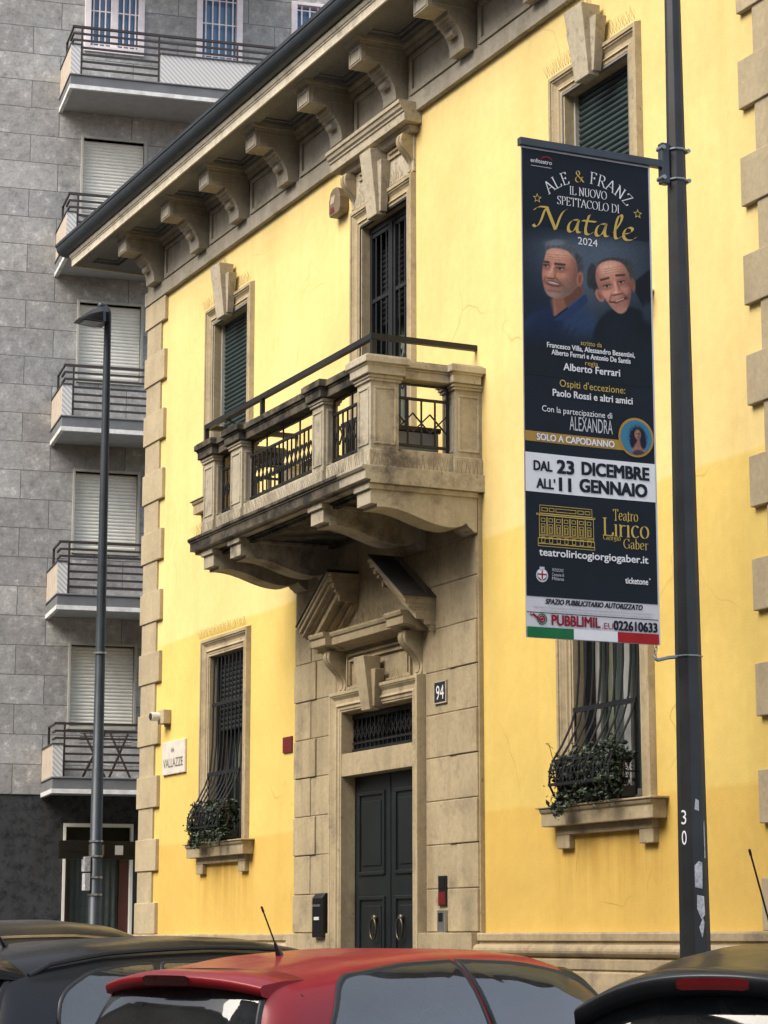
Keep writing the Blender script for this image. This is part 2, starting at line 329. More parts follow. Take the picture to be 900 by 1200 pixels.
def holes(x0, x1, z0, z1, hs, F, t0, t1):
    """sheet from t0 (front) to t1 (back) with rectangular holes; F(a,b,t)->xyz. One watertight mesh."""
    mb = MB()
    xs = sorted({x0, x1, *[h[0] for h in hs], *[h[1] for h in hs]}); zs = sorted({z0, z1, *[h[2] for h in hs], *[h[3] for h in hs]})
    def solid(i, j):
        if i < 0 or j < 0 or i >= len(xs) - 1 or j >= len(zs) - 1: return False
        cx, cz = (xs[i] + xs[i + 1]) / 2, (zs[j] + zs[j + 1]) / 2
        return not any(h[0] < cx < h[1] and h[2] < cz < h[3] for h in hs)
    for i in range(len(xs) - 1):
        for j in range(len(zs) - 1):
            if not solid(i, j): continue
            a, b, c, d = xs[i], xs[i + 1], zs[j], zs[j + 1]
            for t in (t0, t1): mb.add([F(a, c, t), F(b, c, t), F(b, d, t), F(a, d, t)], [(0, 1, 2, 3)])
            for (di, dj, p, q) in ((-1, 0, (a, c), (a, d)), (1, 0, (b, c), (b, d)), (0, -1, (a, c), (b, c)), (0, 1, (a, d), (b, d))):
                if not solid(i + di, j + dj): mb.add([F(*p, t0), F(*q, t0), F(*q, t1), F(*p, t1)], [(0, 1, 2, 3)])
    me = mb
    # weld
    idx = {}; nv = []; mp = []
    for v in me.v:
        k = tuple(round(x, 5) for x in v)
        if k not in idx: idx[k] = len(nv); nv.append(v)
        mp.append(idx[k])
    me.v = nv; me.f = [tuple(mp[i] for i in f) for f in me.f]
    return me
def arch_frame(mb, xc, z0, z1, hw, prof, closed_bottom=False):
    """moulded architrave: prof = [(distance outward from opening edge, y)]"""
    rings = []
    for d, y in prof:
        rings.append([(xc - hw - d, y, z0), (xc - hw - d, y, z1 + d), (xc + hw + d, y, z1 + d), (xc + hw + d, y, z0)])
    v = [p for r in rings for p in r]; f = []
    for i in range(len(rings) - 1):
        for k in range(3): f.append((i * 4 + k, i * 4 + k + 1, (i + 1) * 4 + k + 1, (i + 1) * 4 + k))
    n = len(rings)
    f.append(tuple(i * 4 for i in range(n))); f.append(tuple(i * 4 + 3 for i in range(n))[::-1])
    return mb.add(v, f)
def sweepx(mb, prof, x0, x1):
    """profile [(y,z)] closed, along x"""
    return mb.prism(prof, x0, x1, 'x')
def spikes(name, pts, outward, parent, h=.11, step=.04, seed=1):
    """bird spikes along a polyline; outward = unit lean direction"""
    rnd = random.Random(seed); mb = MB(); o = Vector(outward)
    for a, b in zip(pts[:-1], pts[1:]):
        a, b = Vector(a), Vector(b); n = max(2, int((b - a).length / step)); t = (b - a).normalized()
        for i in range(n + 1):
            p = a + (b - a) * i / n
            for k in (-1, 0, 1):
                d = (Vector((0, 0, 1)) + o * (.35 * k + .3) + t * rnd.uniform(-.35, .35)).normalized() * h * rnd.uniform(.85, 1.1)
                mb.tube([p, p + d], [.0011, .0008], 3, False)
    return mb.build(name, 'spike', parent)
def vtext(s, W=None, H=None, shear=0, bold=0, extrude=0, space=1.0):
    """text outline as (verts2d, faces), centred, scaled to width W / cap height H"""
    cu = bpy.data.curves.new('lettering', 'FONT'); cu.body = s; cu.size = 1; cu.shear = shear; cu.offset = bold; cu.space_character = space
    cu.resolution_u = 3
    ob = bpy.data.objects.new('lettering', cu); COL.objects.link(ob)
    dg = bpy.context.evaluated_depsgraph_get(); me = bpy.data.meshes.new_from_object(ob.evaluated_get(dg))
    v = [(p.co.x, p.co.y) for p in me.vertices]; f = [tuple(p.vertices) for p in me.polygons]
    bpy.data.objects.remove(ob); bpy.data.curves.remove(cu); bpy.data.meshes.remove(me)
    xs = [p[0] for p in v]; x0, x1 = min(xs), max(xs)
    cap = .70
    sx = (W / (x1 - x0)) if W else None; sy = H / cap if H else None
    if sx is None: sx = sy
    if sy is None: sy = sx
    return [((p[0] - (x0 + x1) / 2) * sx, (p[1] - cap / 2) * sy) for p in v], f
exec_parts = []

# ------------------------------------------------------------------ setting: ground
def struct(o): return tag(o, kind='structure')
g = MB().box(-260, 260, -260, 260, -.6, 0); struct(g.build('ground', 'asph'))
# pavement round the villa (corner towards the cross street), and the far one in front of the grey block
pv = MB().prism([(-9.4, -2.05), (40, -2.05), (40, 14), (-9.4, 14)], .002, .125, 'z'); struct(pv.build('pavement', 'pave', bevel=.01))
kb = MB().box(-9.55, 40, -2.2, -2.054, .002, .128).box(-9.55, -9.404, -2.05, 14, .002, .128); struct(kb.build('kerb', 'kerb', bevel=.012))
pv2 = MB().prism([(-60, -60), (-27.6, -60), (-15.0, 18), (-60, 18)], .002, .125, 'z'); struct(pv2.build('far_pavement', 'pave'))
pv3 = MB().box(-12, 60, -21.5, -18.6, .002, .125); struct(pv3.build('opposite_pavement', 'pave'))
ln = MB()
for i in range(12): ln.box(-6 + i * 6, -3 + i * 6, -11.5, -11.38, .004, .006)
struct(ln.build('road_markings', 'line'))

# ------------------------------------------------------------------ the yellow villa
V = thing('yellow_villa', 'yellow two storey villa with beige stone trim, balcony and bracketed eaves', 'house')
WX = 4.14; HW = .535; UZ0, UZ1 = 6.57, 8.64; LZ0, LZ1 = 2.61, 4.72; XL = 6.93
hs = [(s * WX - HW, s * WX + HW, z0, z1) for s in (-1, 1) for z0, z1 in ((UZ0, UZ1), (LZ0, LZ1))]
hs += [(-HW, HW, 5.6, UZ1), (-.83, .83, .15, 3.74)]
wall = holes(-XL, XL, .1, 10.3, hs, lambda a, b, t: (a, t, b), 0, .42)
wall.box(-XL, -XL + .4, .425, 12, .1, 10.3).box(XL - .4, XL, .425, 12, .1, 10.3).box(-XL, XL, 12.002, 12.4, .1, 10.3)
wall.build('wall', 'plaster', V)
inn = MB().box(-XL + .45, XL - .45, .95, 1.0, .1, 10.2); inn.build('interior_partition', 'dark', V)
# plinth
PR = [(0, 1.60), (-.075, 1.60), (-.085, 1.585), (-.085, 1.535), (-.065, 1.525), (-.065, 1.505)]
PR += [(-.075 - .055 * math.sin(a), 1.455 + .05 * math.cos(a)) for a in [i * PI / 8 for i in range(9)]]
PR += [(-.085, 1.395), (-.115, 1.385), (-.115, 1.315), (-.10, 1.30), (-.125, 1.285), (-.135, 1.20), (-.135, .125), (0, .125)]
pl = MB(); sweepx(pl, PR, -XL - .03, -1.005); sweepx(pl, PR, 1.005, XL + .03); pl.build('plinth', 'plinth', V)
# corner quoins
for sgn in (-1, 1):
    q = MB(); z = 1.601; rnd = random.Random(4)
    q.box(*sorted((sgn * 6.965, sgn * 6.455)), -.028, .5, 1.601, 9.42)
    k = -8
    while True:
        z0 = 7.61 + .752 * k; z1 = z0 + .376
        if z0 > 9.3: break
        q.box(*sorted((sgn * 7.0, sgn * 6.275)), -.046, .52, max(z0, 1.604), min(z1, 9.418)); k += 1
    q.build('corner_quoins', 'quoin', V, bevel=.007)

# eaves: band, frieze with framed panels, soffit with coffers, brackets, fascia, gutter
cor = MB()
cor.box(-6.99, 6.99, -.062, .1, 9.425, 9.60).box(-6.97, 6.97, -.03, .1, 9.602, 10.2)
sweepx(cor, [(-.031, 10.06), (-.055, 10.065), (-.075, 10.10), (-.075, 10.12), (-.11, 10.15), (-.11, 10.183), (-.031, 10.183)], -6.97, 6.97)
BX = [-6.51, -4.945, -3.665, -2.235, -.81, .478, 1.93, 3.35, 4.75, 6.51]
for a, b in zip(BX[:-1], BX[1:]):
    x0, x1 = a + .215, b - .215; z0, z1 = 9.625, 10.035
    for bx in ((x0, x1, z0, z0 + .05), (x0, x1, z1 - .05, z1), (x0, x0 + .06, z0 + .0505, z1 - .0505), (x1 - .06, x1, z0 + .0505, z1 - .0505)):
        cor.box(bx[0], bx[1], -.058, -.02, bx[2], bx[3])
cornice = cor.build('cornice', 'eave', V, bevel=.004)
co = [(a + .21, b - .21, -.52, -.15) for a, b in zip(BX[:-1], BX[1:])] + [(-7.8, -6.75, -.52, -.15)]
sf = holes(-8.02, 8.02, -.69, .6, co, lambda a, b, t: (a, b, t), 10.185, 10.235)
sf.box(-8.02, 8.02, -.69, .6, 10.24, 10.28)
for a, b, c, d in co:   # a stepped moulding inside each coffer
    for r in ((a, b, c, c + .04), (a, b, d - .04, d), (a, a + .04, c + .0405, d - .0405), (b - .04, b, c + .0405, d - .0405)): sf.box(*r, 10.222, 10.238)
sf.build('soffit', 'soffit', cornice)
def bracket(x):
    s = [(-.54, 10.17), (-.54, 9.945), (-.335, 9.945), (-.325, 9.905), (-.30, 9.895), (-.295, 9.868), (-.265, 9.856), (-.255, 9.835), (-.235, 9.825), (-.222, 9.80), (-.205, 9.775), (-.19, 9.745), (-.178, 9.71), (-.17, 9.67), (-.166, 9.603), (-.033, 9.603), (-.033, 10.17)]
    mb = MB().prism(s, x - .145, x + .145, 'x')
    mb.tube([(x - .07, -.222, 9.772), (x + .07, -.222, 9.772)], .034, 12)
    mb.prism([(-.56, 10.148), (-.595, 10.184), (-.035, 10.184), (-.035, 10.148)], x - .18, x + .18, 'x')
    mb.box(x - .155, x + .155, -.556, -.035, 10.13, 10.1475)
    for bx in ((x - .128, x + .128, 10.085, 10.105), (x - .128, x + .128, 9.962, 9.98), (x - .128, x - .105, 9.9805, 10.0845), (x + .105, x + .128, 9.9805, 10.0845)): mb.box(bx[0], bx[1], -.549, -.535, bx[2], bx[3])
    for sg in (-1, 1):
        xa, xb = sorted((x + sg * .144, x + sg * .152))
        for (y0, y1, z0, z1) in ((-.50, -.08, 9.985, 9.997), (-.50, -.08, 10.085, 10.097), (-.50, -.49, 9.9975, 10.0845)): mb.box(xa, xb, y0, y1, z0, z1)
    return mb
for x in BX: bracket(x).build('bracket', 'eave', cornice, bevel=.004)
FP = [(-.692, 10.17), (-.712, 10.17), (-.712, 10.255), (-.722, 10.26), (-.722, 10.275), (-.735, 10.28), (-.745, 10.30), (-.745, 10.325), (-.692, 10.325)]
fa = MB(); sweepx(fa, FP, -8.05, 8.05)
fa.box(-8.05, -8.025, -.69, 3, 10.17, 10.325).box(8.025, 8.05, -.69, 3, 10.17, 10.325); fa.build('fascia', 'fascia', cornice)
gt = MB(); GP = [(-.70, 10.33), (-.75, 10.33)] + [(-.75 - .125 * math.sin(a), 10.45 - .115 * math.cos(a)) for a in [i * PI / 2 / 7 for i in range(8)]] + [(-.885, 10.45), (-.89, 10.485), (-.87, 10.485), (-.70, 10.47)]
sweepx(gt, GP, -8.22, 8.2); gt.build('gutter', 'gutter', cornice)
rf = MB(); rv = [(-8.1, -.72, 10.42), (8.1, -.72, 10.42), (8.1, 12.6, 10.42), (-8.1, 12.6, 10.42), (-3.5, 5.9, 12.3), (3.5, 5.9, 12.3)]
rf.add(rv, [(0, 1, 5, 4), (1, 2, 5), (2, 3, 4, 5), (3, 0, 4), (3, 2, 1, 0)]); rf.build('roof', 'roof', V)

# windows
AP = [(-.002, .10), (0, -.004), (.022, -.004), (.024, -.014), (.050, -.016), (.058, -.030), (.085, -.012), (.115, -.012), (.140, -.028), (.150, -.040), (.166, -.040), (.168, -.052), (.200, -.052), (.214, -.002)]
def keystone(x, z0, zt, y=0, wt=.2, wb=.115):
    mb = MB()
    mb.add([(x - wb - .03, -.03 + y, z0 + .03), (x + wb + .03, -.03 + y, z0 + .03), (x + wt + .05, -.03 + y, zt - .13), (x - wt - .05, -.03 + y, zt - .13),
            (x - wb - .03, -.105 + y, z0 + .03), (x + wb + .03, -.105 + y, z0 + .03), (x + wt + .05, -.135 + y, zt - .13), (x - wt - .05, -.135 + y, zt - .13)],
           [(0, 1, 2, 3), (4, 5, 6, 7), (0, 1, 5, 4), (1, 2, 6, 5), (2, 3, 7, 6), (3, 0, 4, 7)])
    mb.add([(x - wb, -.032 + y, z0), (x + wb, -.032 + y, z0), (x + wt * .74, -.032 + y, zt), (x - wt * .74, -.032 + y, zt),
            (x - wb, -.135 + y, z0), (x + wb, -.135 + y, z0), (x + wt * .74, -.215 + y, zt), (x - wt * .74, -.215 + y, zt)],
           [(0, 1, 2, 3), (4, 5, 6, 7), (0, 1, 5, 4), (1, 2, 6, 5), (2, 3, 7, 6), (3, 0, 4, 7)])
    return mb
def shutter(x0, x1, z0, z1, y, pitch=.052, amp=.012):
    mb = MB(); n = int((z1 - z0) / pitch); p = (z1 - z0) / n; P = []
    for i in range(n):
        za = z0 + i * p
        for fz, fy in ((0, amp), (.10, .2 * amp), (.35, -.6 * amp), (.65, -.6 * amp), (.92, .3 * amp), (.97, amp)): P.append([(x0, y + fy, za + p * fz), (x1, y + fy, za + p * fz)])
    return mb.grid(P)
def sill(x, z, parent, w=.9):
    mb = MB(); sweepx(mb, [(0, z - .02), (-.15, z - .02), (-.15, z - .035), (-.14, z - .055), (-.128, z - .06), (-.128, z - .165), (0, z - .165)], x - w, x + w)
    sweepx(mb, [(0, z), (-.165, z - .005), (-.165, z - .02), (0, z - .02)], x - w - .035, x + w + .035)
    mb.box(x - .735, x + .735, -.055, .02, z - .235, z - .1655)
    for s in (-1, 1): mb.box(*sorted((x + s * .735, x + s * .535)), -.052, .02, z - .345, z - .2355)
    return mb.build('sill', 'stone', parent, bevel=.006)
for s in (-1, 1):
    x = s * WX
    a = MB(); arch_frame(a, x, UZ0, UZ1, HW - .02, AP); fr = a.build('window', 'stone', V)
    keystone(x, 8.59, 9.20).build('keystone', 'stone_key', fr, bevel=.006)
    shutter(x - HW + .04, x + HW - .04, UZ0 + .01, UZ1 + .02, .125).build('roller_shutter', 'shut', fr)
    gd = MB().box(x - HW + .001, x - HW + .045, .085, .155, UZ0 + .01, UZ1).box(x + HW - .045, x + HW - .001, .085, .155, UZ0 + .01, UZ1); gd.build('shutter_guide', 'alu', fr)
    rl = MB().box(x - HW - .018, x - HW + .0005, -.015, .415, UZ0, UZ1).box(x + HW - .0005, x + HW + .018, -.015, .415, UZ0, UZ1); rl.box(x - HW - .018, x + HW + .018, -.015, .415, UZ1 - .0005, UZ1 + .017); rl.build('reveal', 'soffit', fr)
    sill(x, UZ0, fr, .81)
    spikes('bird_spikes', [(x - .72, -.05, UZ1 + .215), (x - .24, -.05, UZ1 + .215)], (0, -1, 0), fr, seed=3)
    spikes('bird_spikes', [(x + .24, -.05, UZ1 + .215), (x + .72, -.05, UZ1 + .215)], (0, -1, 0), fr, seed=4)
    spikes('bird_spikes', [(x - .15, -.12, 9.20), (x + .15, -.12, 9.20)], (0, -1, 0), fr, seed=5)
    # ground floor window: half lowered blind, casement, curtains, pot bellied bars
    a = MB(); arch_frame(a, x, LZ0, LZ1, HW - .02, AP); fr = a.build('window', 'stone', V)
    rl = MB().box(x - HW - .018, x - HW + .0005, -.015, .415, LZ0, LZ1).box(x + HW - .0005, x + HW + .018, -.015, .415, LZ0, LZ1); rl.box(x - HW - .018, x + HW + .018, -.015, .415, LZ1 - .0005, LZ1 + .017); rl.build('reveal', 'stone', fr)
    zs = 3.86 if s < 0 else 4.35
    shutter(x - HW + .03, x + HW - .03, zs, LZ1 + .02, .125).build('roller_shutter', 'shutD', fr)
    gd = MB().box(x - HW + .001, x - HW + .05, .095, .16, LZ0 + .01, LZ1).box(x + HW - .05, x + HW - .001, .095, .16, LZ0 + .01, LZ1); gd.build('shutter_guide', 'shutD', fr)
    cf = MB()
    for x0, x1 in ((x - HW + .05, x - HW + .12), (x + HW - .12, x + HW - .05), (x - .05, x + .05)): cf.box(x0, x1, .19, .24, LZ0 + .01, LZ1)
    cf.box(x - HW + .05, x + HW - .05, .192, .238, LZ0 + .01, LZ0 + .10); cf.build('casement', 'wframe' if s < 0 else 'greyc', fr)
    MB().box(x - HW + .06, x + HW - .06, .21, .216, LZ0 + .02, LZ1 - .02).build('pane', 'glass', fr)
    for nm, mt, bands in (('curtain', 'cream', ((-.43, -.33), (-.12, -.05), (.16, .24), (.33, .46)) if s > 0 else ((-.30, -.2), (-.1, .02), (.22, .40))), ('curtain', 'greyc', ((-.32, -.13), (-.04, .15)) if s > 0 else ((-.44, -.36), (.06, .16)))):
        cm = MB()
        for b0, b1 in bands:
            P = []
            for i in range(17):
                xx = x + b0 + (b1 - b0) * i / 16; yy = .275 + .012 * math.sin(i * 1.9)
                P.append([(xx, yy, LZ0 + .1), (xx, yy, LZ1)])
            cm.grid(P)
        cm.build(nm, mt, fr)
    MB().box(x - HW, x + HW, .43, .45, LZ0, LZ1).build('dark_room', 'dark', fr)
    gr = MB()
    for i in range(9):
        bx = x - .46 + .92 * i / 8
        path = [(bx, .03, LZ1 - .02), (bx, .02, 3.7), (bx, -.005, 3.42), (bx, -.06, 3.25), (bx, -.15, 3.08), (bx, -.225, 2.97), (bx, -.265, 2.88), (bx, -.27, 2.76), (bx, -.225, 2.67), (bx, -.10, 2.625)]
        gr.tube(path, .0095, 6)
    for zz, yy in ((3.37, -.02), (4.16, .025)): gr.box(x - .48, x + .48, yy - .012, yy + .012, zz - .02, zz + .02)
    for zz, yy in ((2.95, -.235), (2.76, -.27)): gr.box(x - .475, x + .475, yy - .006, yy + .006, zz - .012, zz + .012)
    for i in range(8):
        a0 = x - .46 + .92 * i / 8; b0 = a0 + .115
        gr.bar((a0, -.26, 2.93), (b0, -.275, 2.78), .008); gr.bar((b0, -.26, 2.93), (a0, -.275, 2.78), .008)
    for sx in (-.46, .46):
        gr.bar((x + sx, -.27, 2.82), (x + sx, -.0, 2.82), .012); gr.bar((x + sx, -.24, 2.96), (x + sx, -.0, 2.96), .012)
        gr.bar((x + sx, -.02, 3.36), (x + sx, -.02, 2.64), .012)
    gr.build('window_bars', 'iron', fr)
    sill(x, LZ0, fr, .86)
    spikes('bird_spikes', [(x - .72, -.05, LZ1 + .215), (x + .72, -.05, LZ1 + .215)], (0, -1, 0), fr, seed=6)

# balcony door with iron grille, hood on scrolls
a = MB(); arch_frame(a, 0, 5.61, UZ1, HW - .02, AP); fr = a.build('balcony_door', 'stone', V)
keystone(0, 8.59, 9.26, wt=.17, wb=.11).build('keystone', 'stone_key', fr, bevel=.006)
hd = MB(); sweepx(hd, [(0, 9.305), (-.19, 9.31), (-.19, 9.395), (-.205, 9.40), (-.205, 9.42), (-.225, 9.435), (-.235, 9.47), (-.25, 9.475), (-.25, 9.515), (0, 9.515)], -.90, .86)
sweepx(hd, [(0, 9.235), (-.085, 9.24), (-.10, 9.26), (-.10, 9.28), (-.125, 9.303), (0, 9.303)], -.79, .79)
hd.box(-.73, .73, -.03, .02, 8.86, 9.234); hd.build('hood', 'stone_key', fr, bevel=.005)
for x0, x1 in ((-.5, -.2), (.2, .5)):
    pf = MB()
    for r in ((x0, x1, 9.18, 9.20), (x0, x1, 9.12, 9.14)): pf.box(r[0], r[1], -.05, -.028, r[2], r[3])
    pf.build('hood_moulding', 'stone', fr)
def scroll(x, z0, z1, hw, y0=-.03, d=.12):
    pts = []
    n = 18
    for i in range(n + 1):
        t = i / n; z = z1 - (z1 - z0) * t
        yy = y0 - d * (.62 + .38 * math.cos(t * PI * 1.05)) * (1 - .35 * t) - .035 * math.sin(t * 2 * PI)
        pts.append((yy, z))
    mb = MB().prism(pts + [(y0 + .02, z0), (y0 + .02, z1)], x - hw, x + hw, 'x')
    inner = [(p[0] - .012, p[1]) for p in pts[1:-1]]
    mb.prism(inner + [(y0, inner[-1][1]), (y0, inner[0][1])], x - hw * .38, x + hw * .38, 'x')
    mb.tube([(x - hw - .004, pts[2][0] + .03, pts[2][1]), (x + hw + .004, pts[2][0] + .03, pts[2][1])], .03, 10)
    return mb
for s in (-1, 1): scroll(s * .66, 8.84, 9.233, .06, d=.11).build('scroll_bracket', 'stone', fr, bevel=.004)
spikes('bird_spikes', [(-.55, -.06, UZ1 + .215), (.55, -.06, UZ1 + .215)], (0, -1, 0), fr, seed=8)
MB().box(-HW - .015, -HW + .0005, -.015, .415, 5.61, UZ1).box(HW - .0005, HW + .015, -.015, .415, 5.61, UZ1).box(-HW - .015, HW + .015, -.015, .415, UZ1 - .0005, UZ1 + .016).build('reveal', 'shutD', fr)
gg = MB()
gg.box(-.52, .52, .08, .12, 8.57, 8.64)
for s in (-1, 1):
    x0, x1 = (-.515, -.03) if s < 0 else (.03, .515)
    for xx in (x0 + .025, x1 - .025): gg.box(xx - .025, xx + .025, .085, .115, 5.63, 8.57)
    for zz in (5.66, 7.86, 8.54): gg.box(x0 + .05, x1 - .05, .088, .112, zz - .02, zz + .02)
    for k in range(1, 4):
        xx = x0 + (x1 - x0) * k / 4; gg.tube([(xx, .10, 5.68), (xx, .10, 8.52)], .0085, 6)
    for k in (1, 2):
        xc = x0 + (x1 - x0) * (k + .5) / 4
        for sz in (-1, 1):   # C scrolls in the middle of the bars
            for dx in (-1, 1):
                gg.tube([(xc + dx * .045 * math.cos(t) * (1 - t / 9), .10, 7.02 + sz * (.14 + .07 * math.sin(t) * (1 - t / 12))) for t in [i * .5 for i in range(12)]], .008, 5)
            gg.bar((xc - .045, .1, 7.02 + sz * .05), (xc + .045, .1, 7.02 - sz * .05), .013)
gg.box(-.03, .03, .075, .125, 5.63, 8.57)
gg.build('iron_grille', 'iron', fr)
shutter(-.5, .5, 7.62, 8.6, .22).build('roller_shutter', 'shutD', fr)
cf = MB()
for xx in (-.5, -.02, .46): cf.box(xx, xx + .07, .27, .32, 5.62, 8.4)
cf.build('casement', 'shutD', fr)
MB().box(-.5, .5, .29, .296, 5.65, 8.4).build('pane', 'glass', fr)
cm = MB()
for b0, b1 in ((-.40, -.29), (-.2, -.12), (.10, .19), (.27, .37), (.42, .48)):
    cm.grid([[(b0 + (b1 - b0) * i / 8, .37 + .01 * math.sin(i * 2), z) for z in (5.7, 8.4)] for i in range(9)])
cm.build('curtain', 'cream', fr)
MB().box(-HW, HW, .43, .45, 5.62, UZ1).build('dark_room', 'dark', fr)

# portal: raised stone field, rusticated blocks, door surround, broken pediment
po = holes(-2.05, 2.05, 1.602, 5.44, [(-.83, .83, 1.602, 3.74)], lambda a, b, t: (a, t, b), -.046, .06)
po.box(-2.05, -1.005, -.139, .0, .13, 1.6015).box(1.005, 2.05, -.139, .0, .13, 1.6015)
portal = po.build('portal', 'stone', V, bevel=.006)
for s in (-1, 1):
    rb = MB(); k = 0; z = 4.715
    def jb(x0, x1, z0, z1, y): rb.box(x0, x1, y, -.025, z0 + .004, z1 - .004)
    while z > 1.7:
        z0 = max(z - .39, 1.607); big = (k % 2 == 1); xi = 1.49 if big else 1.63
        jb(*sorted((s * 2.035, s * xi)), z0, z, -.072 if big else -.062)
        jb(*sorted((s * (xi - .006), s * 1.012)), z0, z, -.054); z -= .39; k += 1
    for zz in (5.08, 4.72): jb(*sorted((s * 2.035, s * .5)), zz, zz + .355, -.054)
    rb.build('rusticated_blocks', 'stone', portal, bevel=.007)
DP = [(-.002, .06), (0, -.090), (.018, -.090), (.020, -.100), (.05, -.102), (.058, -.120), (.085, -.102), (.12, -.104), (.145, -.122), (.15, -.130), (.162, -.130), (.164, -.140), (.196, -.140), (.202, -.04)]
ds = MB(); arch_frame(ds, 0, .13, 3.74, .80, DP)
ds.box(-.815, .815, -.082, .16, 3.11, 3.33); ds.box(-.995, -.8, -.138, -.04, .126, .5).box(.8, .995, -.138, -.04, .126, .5)
ds.box(-.845, -.815, -.04, .4, .13, 3.72).box(.815, .845, -.04, .4, .13, 3.72).box(-.83, .83, -.02, .4, 3.725, 3.76)
ds.build('door_surround', 'stone', portal, bevel=.004)
keystone(0, 3.69, 4.20, -.06, wt=.165, wb=.095).build('keystone', 'stone', portal, bevel=.006)
# framed field above the door
ff = MB()
for r in ((-.72, .72, 4.28, 4.305), (-.72, .72, 3.955, 3.98), (-.72, -.695, 3.981, 4.279), (.695, .72, 3.981, 4.279), (-.66, .66, 4.225, 4.245), (-.66, -.64, 3.995, 4.224), (.64, .66, 3.995, 4.224)): ff.box(r[0], r[1], -.075, -.048, r[2], r[3])
for s in (-1, 1): pass
ff.build('panel_moulding', 'stone', portal, bevel=.003)
for s in (-1, 1): scroll(s * .86, 3.945, 4.345, .075, y0=-.05, d=.17).build('scroll_bracket', 'stone', portal, bevel=.004)
pd = MB()
EP = [(-.05, 4.345), (-.10, 4.35), (-.12, 4.37), (-.16, 4.385), (-.24, 4.39), (-.24, 4.465), (-.255, 4.47), (-.265, 4.495), (-.265, 4.515), (-.05, 4.515)]
sweepx(pd, EP, -.72, .72)
for s in (-1, 1):
    EQ = [(-.05, 4.343), (-.16, 4.348), (-.18, 4.37), (-.22, 4.385), (-.31, 4.39), (-.31, 4.468), (-.328, 4.472), (-.338, 4.497), (-.338, 4.518), (-.05, 4.518)]
    sweepx(pd, EQ, *sorted((s * 1.06, s * .70)))
    def rake(z_off0, z_off1, y):
        xa, xb = s * 1.22, s * .50; sl = .455 / .72
        za = 4.60
        pd.prism([(xa, za + z_off0), (xb, za + .455 + z_off0), (xb, za + .455 + z_off1), (xa, za + z_off1)], y, -.048, 'y')
    rake(.002, .030, -.385); rake(-.045, .0, -.365); rake(-.085, -.047, -.335); rake(-.105, -.087, -.30); rake(-.19, -.107, -.255); rake(-.235, -.192, -.17); rake(-.29, -.237, -.11)
for s in (-1, 1):
    for z0, z1, dx, yy in ((5.035, 5.07, .075, -.375), (4.985, 5.034, .06, -.36), (4.925, 4.984, .04, -.33), (4.885, 4.924, .028, -.30), (4.80, 4.884, .012, -.255)):
        pd.box(*sorted((s * .52, s * (.498 - dx))), yy, -.047, z0, z1)
pd.build('broken_pediment', 'stone', portal, bevel=.004)
for s in (-1, 1):
    ld = MB(); xa, xb = s * 1.24, s * .485
    ld.prism([(xa, 4.62), (xb, 5.097), (xb, 5.109), (xa, 4.632)], -.40, -.046, 'y'); ld.build('lead_flashing', 'lead', portal)
spikes('bird_spikes', [(-.45, -.2, 4.515), (.68, -.2, 4.515)], (0, -1, 0), portal, .13, seed=11)
spikes('bird_spikes', [(.55, -.14, 5.06), (1.2, -.14, 4.65)], (0, -.6, 0), portal, .13, seed=12)
spikes('bird_spikes', [(-1.2, -.14, 4.65), (-.55, -.14, 5.06)], (0, -.6, 0), portal, .13, seed=12)
spikes('bird_spikes', [(-.62, -.11, 3.982), (-.2, -.11, 3.982)], (0, -1, 0), portal, .10, seed=13)
spikes('bird_spikes', [(.2, -.11, 3.945), (.62, -.11, 3.945)], (0, -1, 0), portal, .10, seed=14)
for s in (-1, 1):
    x0, x1 = sorted((s * .012, s * .81)); dl = MB()
    dl.box(x0, x1, .07, .13, .16, 3.11)
    for z0, z1 in ((.35, 1.05), (1.25, 1.95), (2.15, 2.95)):
        for (a, b, c, d) in ((x0 + .10, x1 - .10, z0, z0 + .035), (x0 + .10, x1 - .10, z1 - .035, z1), (x0 + .10, x0 + .135, z0 + .0355, z1 - .0355), (x1 - .135, x1 - .10, z0 + .0355, z1 - .0355)): dl.box(a, b, .05, .075, c, d)
        dl.box(x0 + .19, x1 - .19, .058, .075, z0 + .09, z1 - .09)
    lf = dl.build('door_leaf', 'door', V, bevel=.006)
    kn = MB(); xk = (x0 + x1) / 2 - s * .12
    kn.tube([(xk, .065, 1.74), (xk, .02, 1.74)], .035, 10)
    kn.tube([(xk + .065 * math.sin(t), .02, 1.64 + .10 * math.cos(t)) for t in [i * PI / 10 for i in range(21)]], .011, 6)
    kn.build('ring_knocker', 'brass', lf, smooth=True)
tg = MB()
tg.box(-.81, .81, .03, .06, 3.34, 3.38).box(-.81, .81, .03, .06, 3.67, 3.71).box(-.81, .81, .033, .057, 3.425, 3.445)
for i in range(17):
    xx = -.78 + 1.56 * i / 16; tg.box(xx - .008, xx + .008, .038, .054, 3.38, 3.67)
for i in range(16):
    a0 = -.78 + 1.56 * i / 16; b0 = a0 + .0975
    tg.bar((a0, .035, 3.47), (b0, .035, 3.60), .01); tg.bar((b0, .035, 3.47), (a0, .035, 3.60), .01)
tg.build('transom_grille', 'iron', V)
MB().box(-.82, .82, .11, .116, 3.33, 3.73).build('transom_pane', 'glass', V)
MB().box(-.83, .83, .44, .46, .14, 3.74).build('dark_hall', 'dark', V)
MB().box(-1.0, 1.0, -.30, .2, .126, .158).build('door_step', 'kerb', V, bevel=.01)

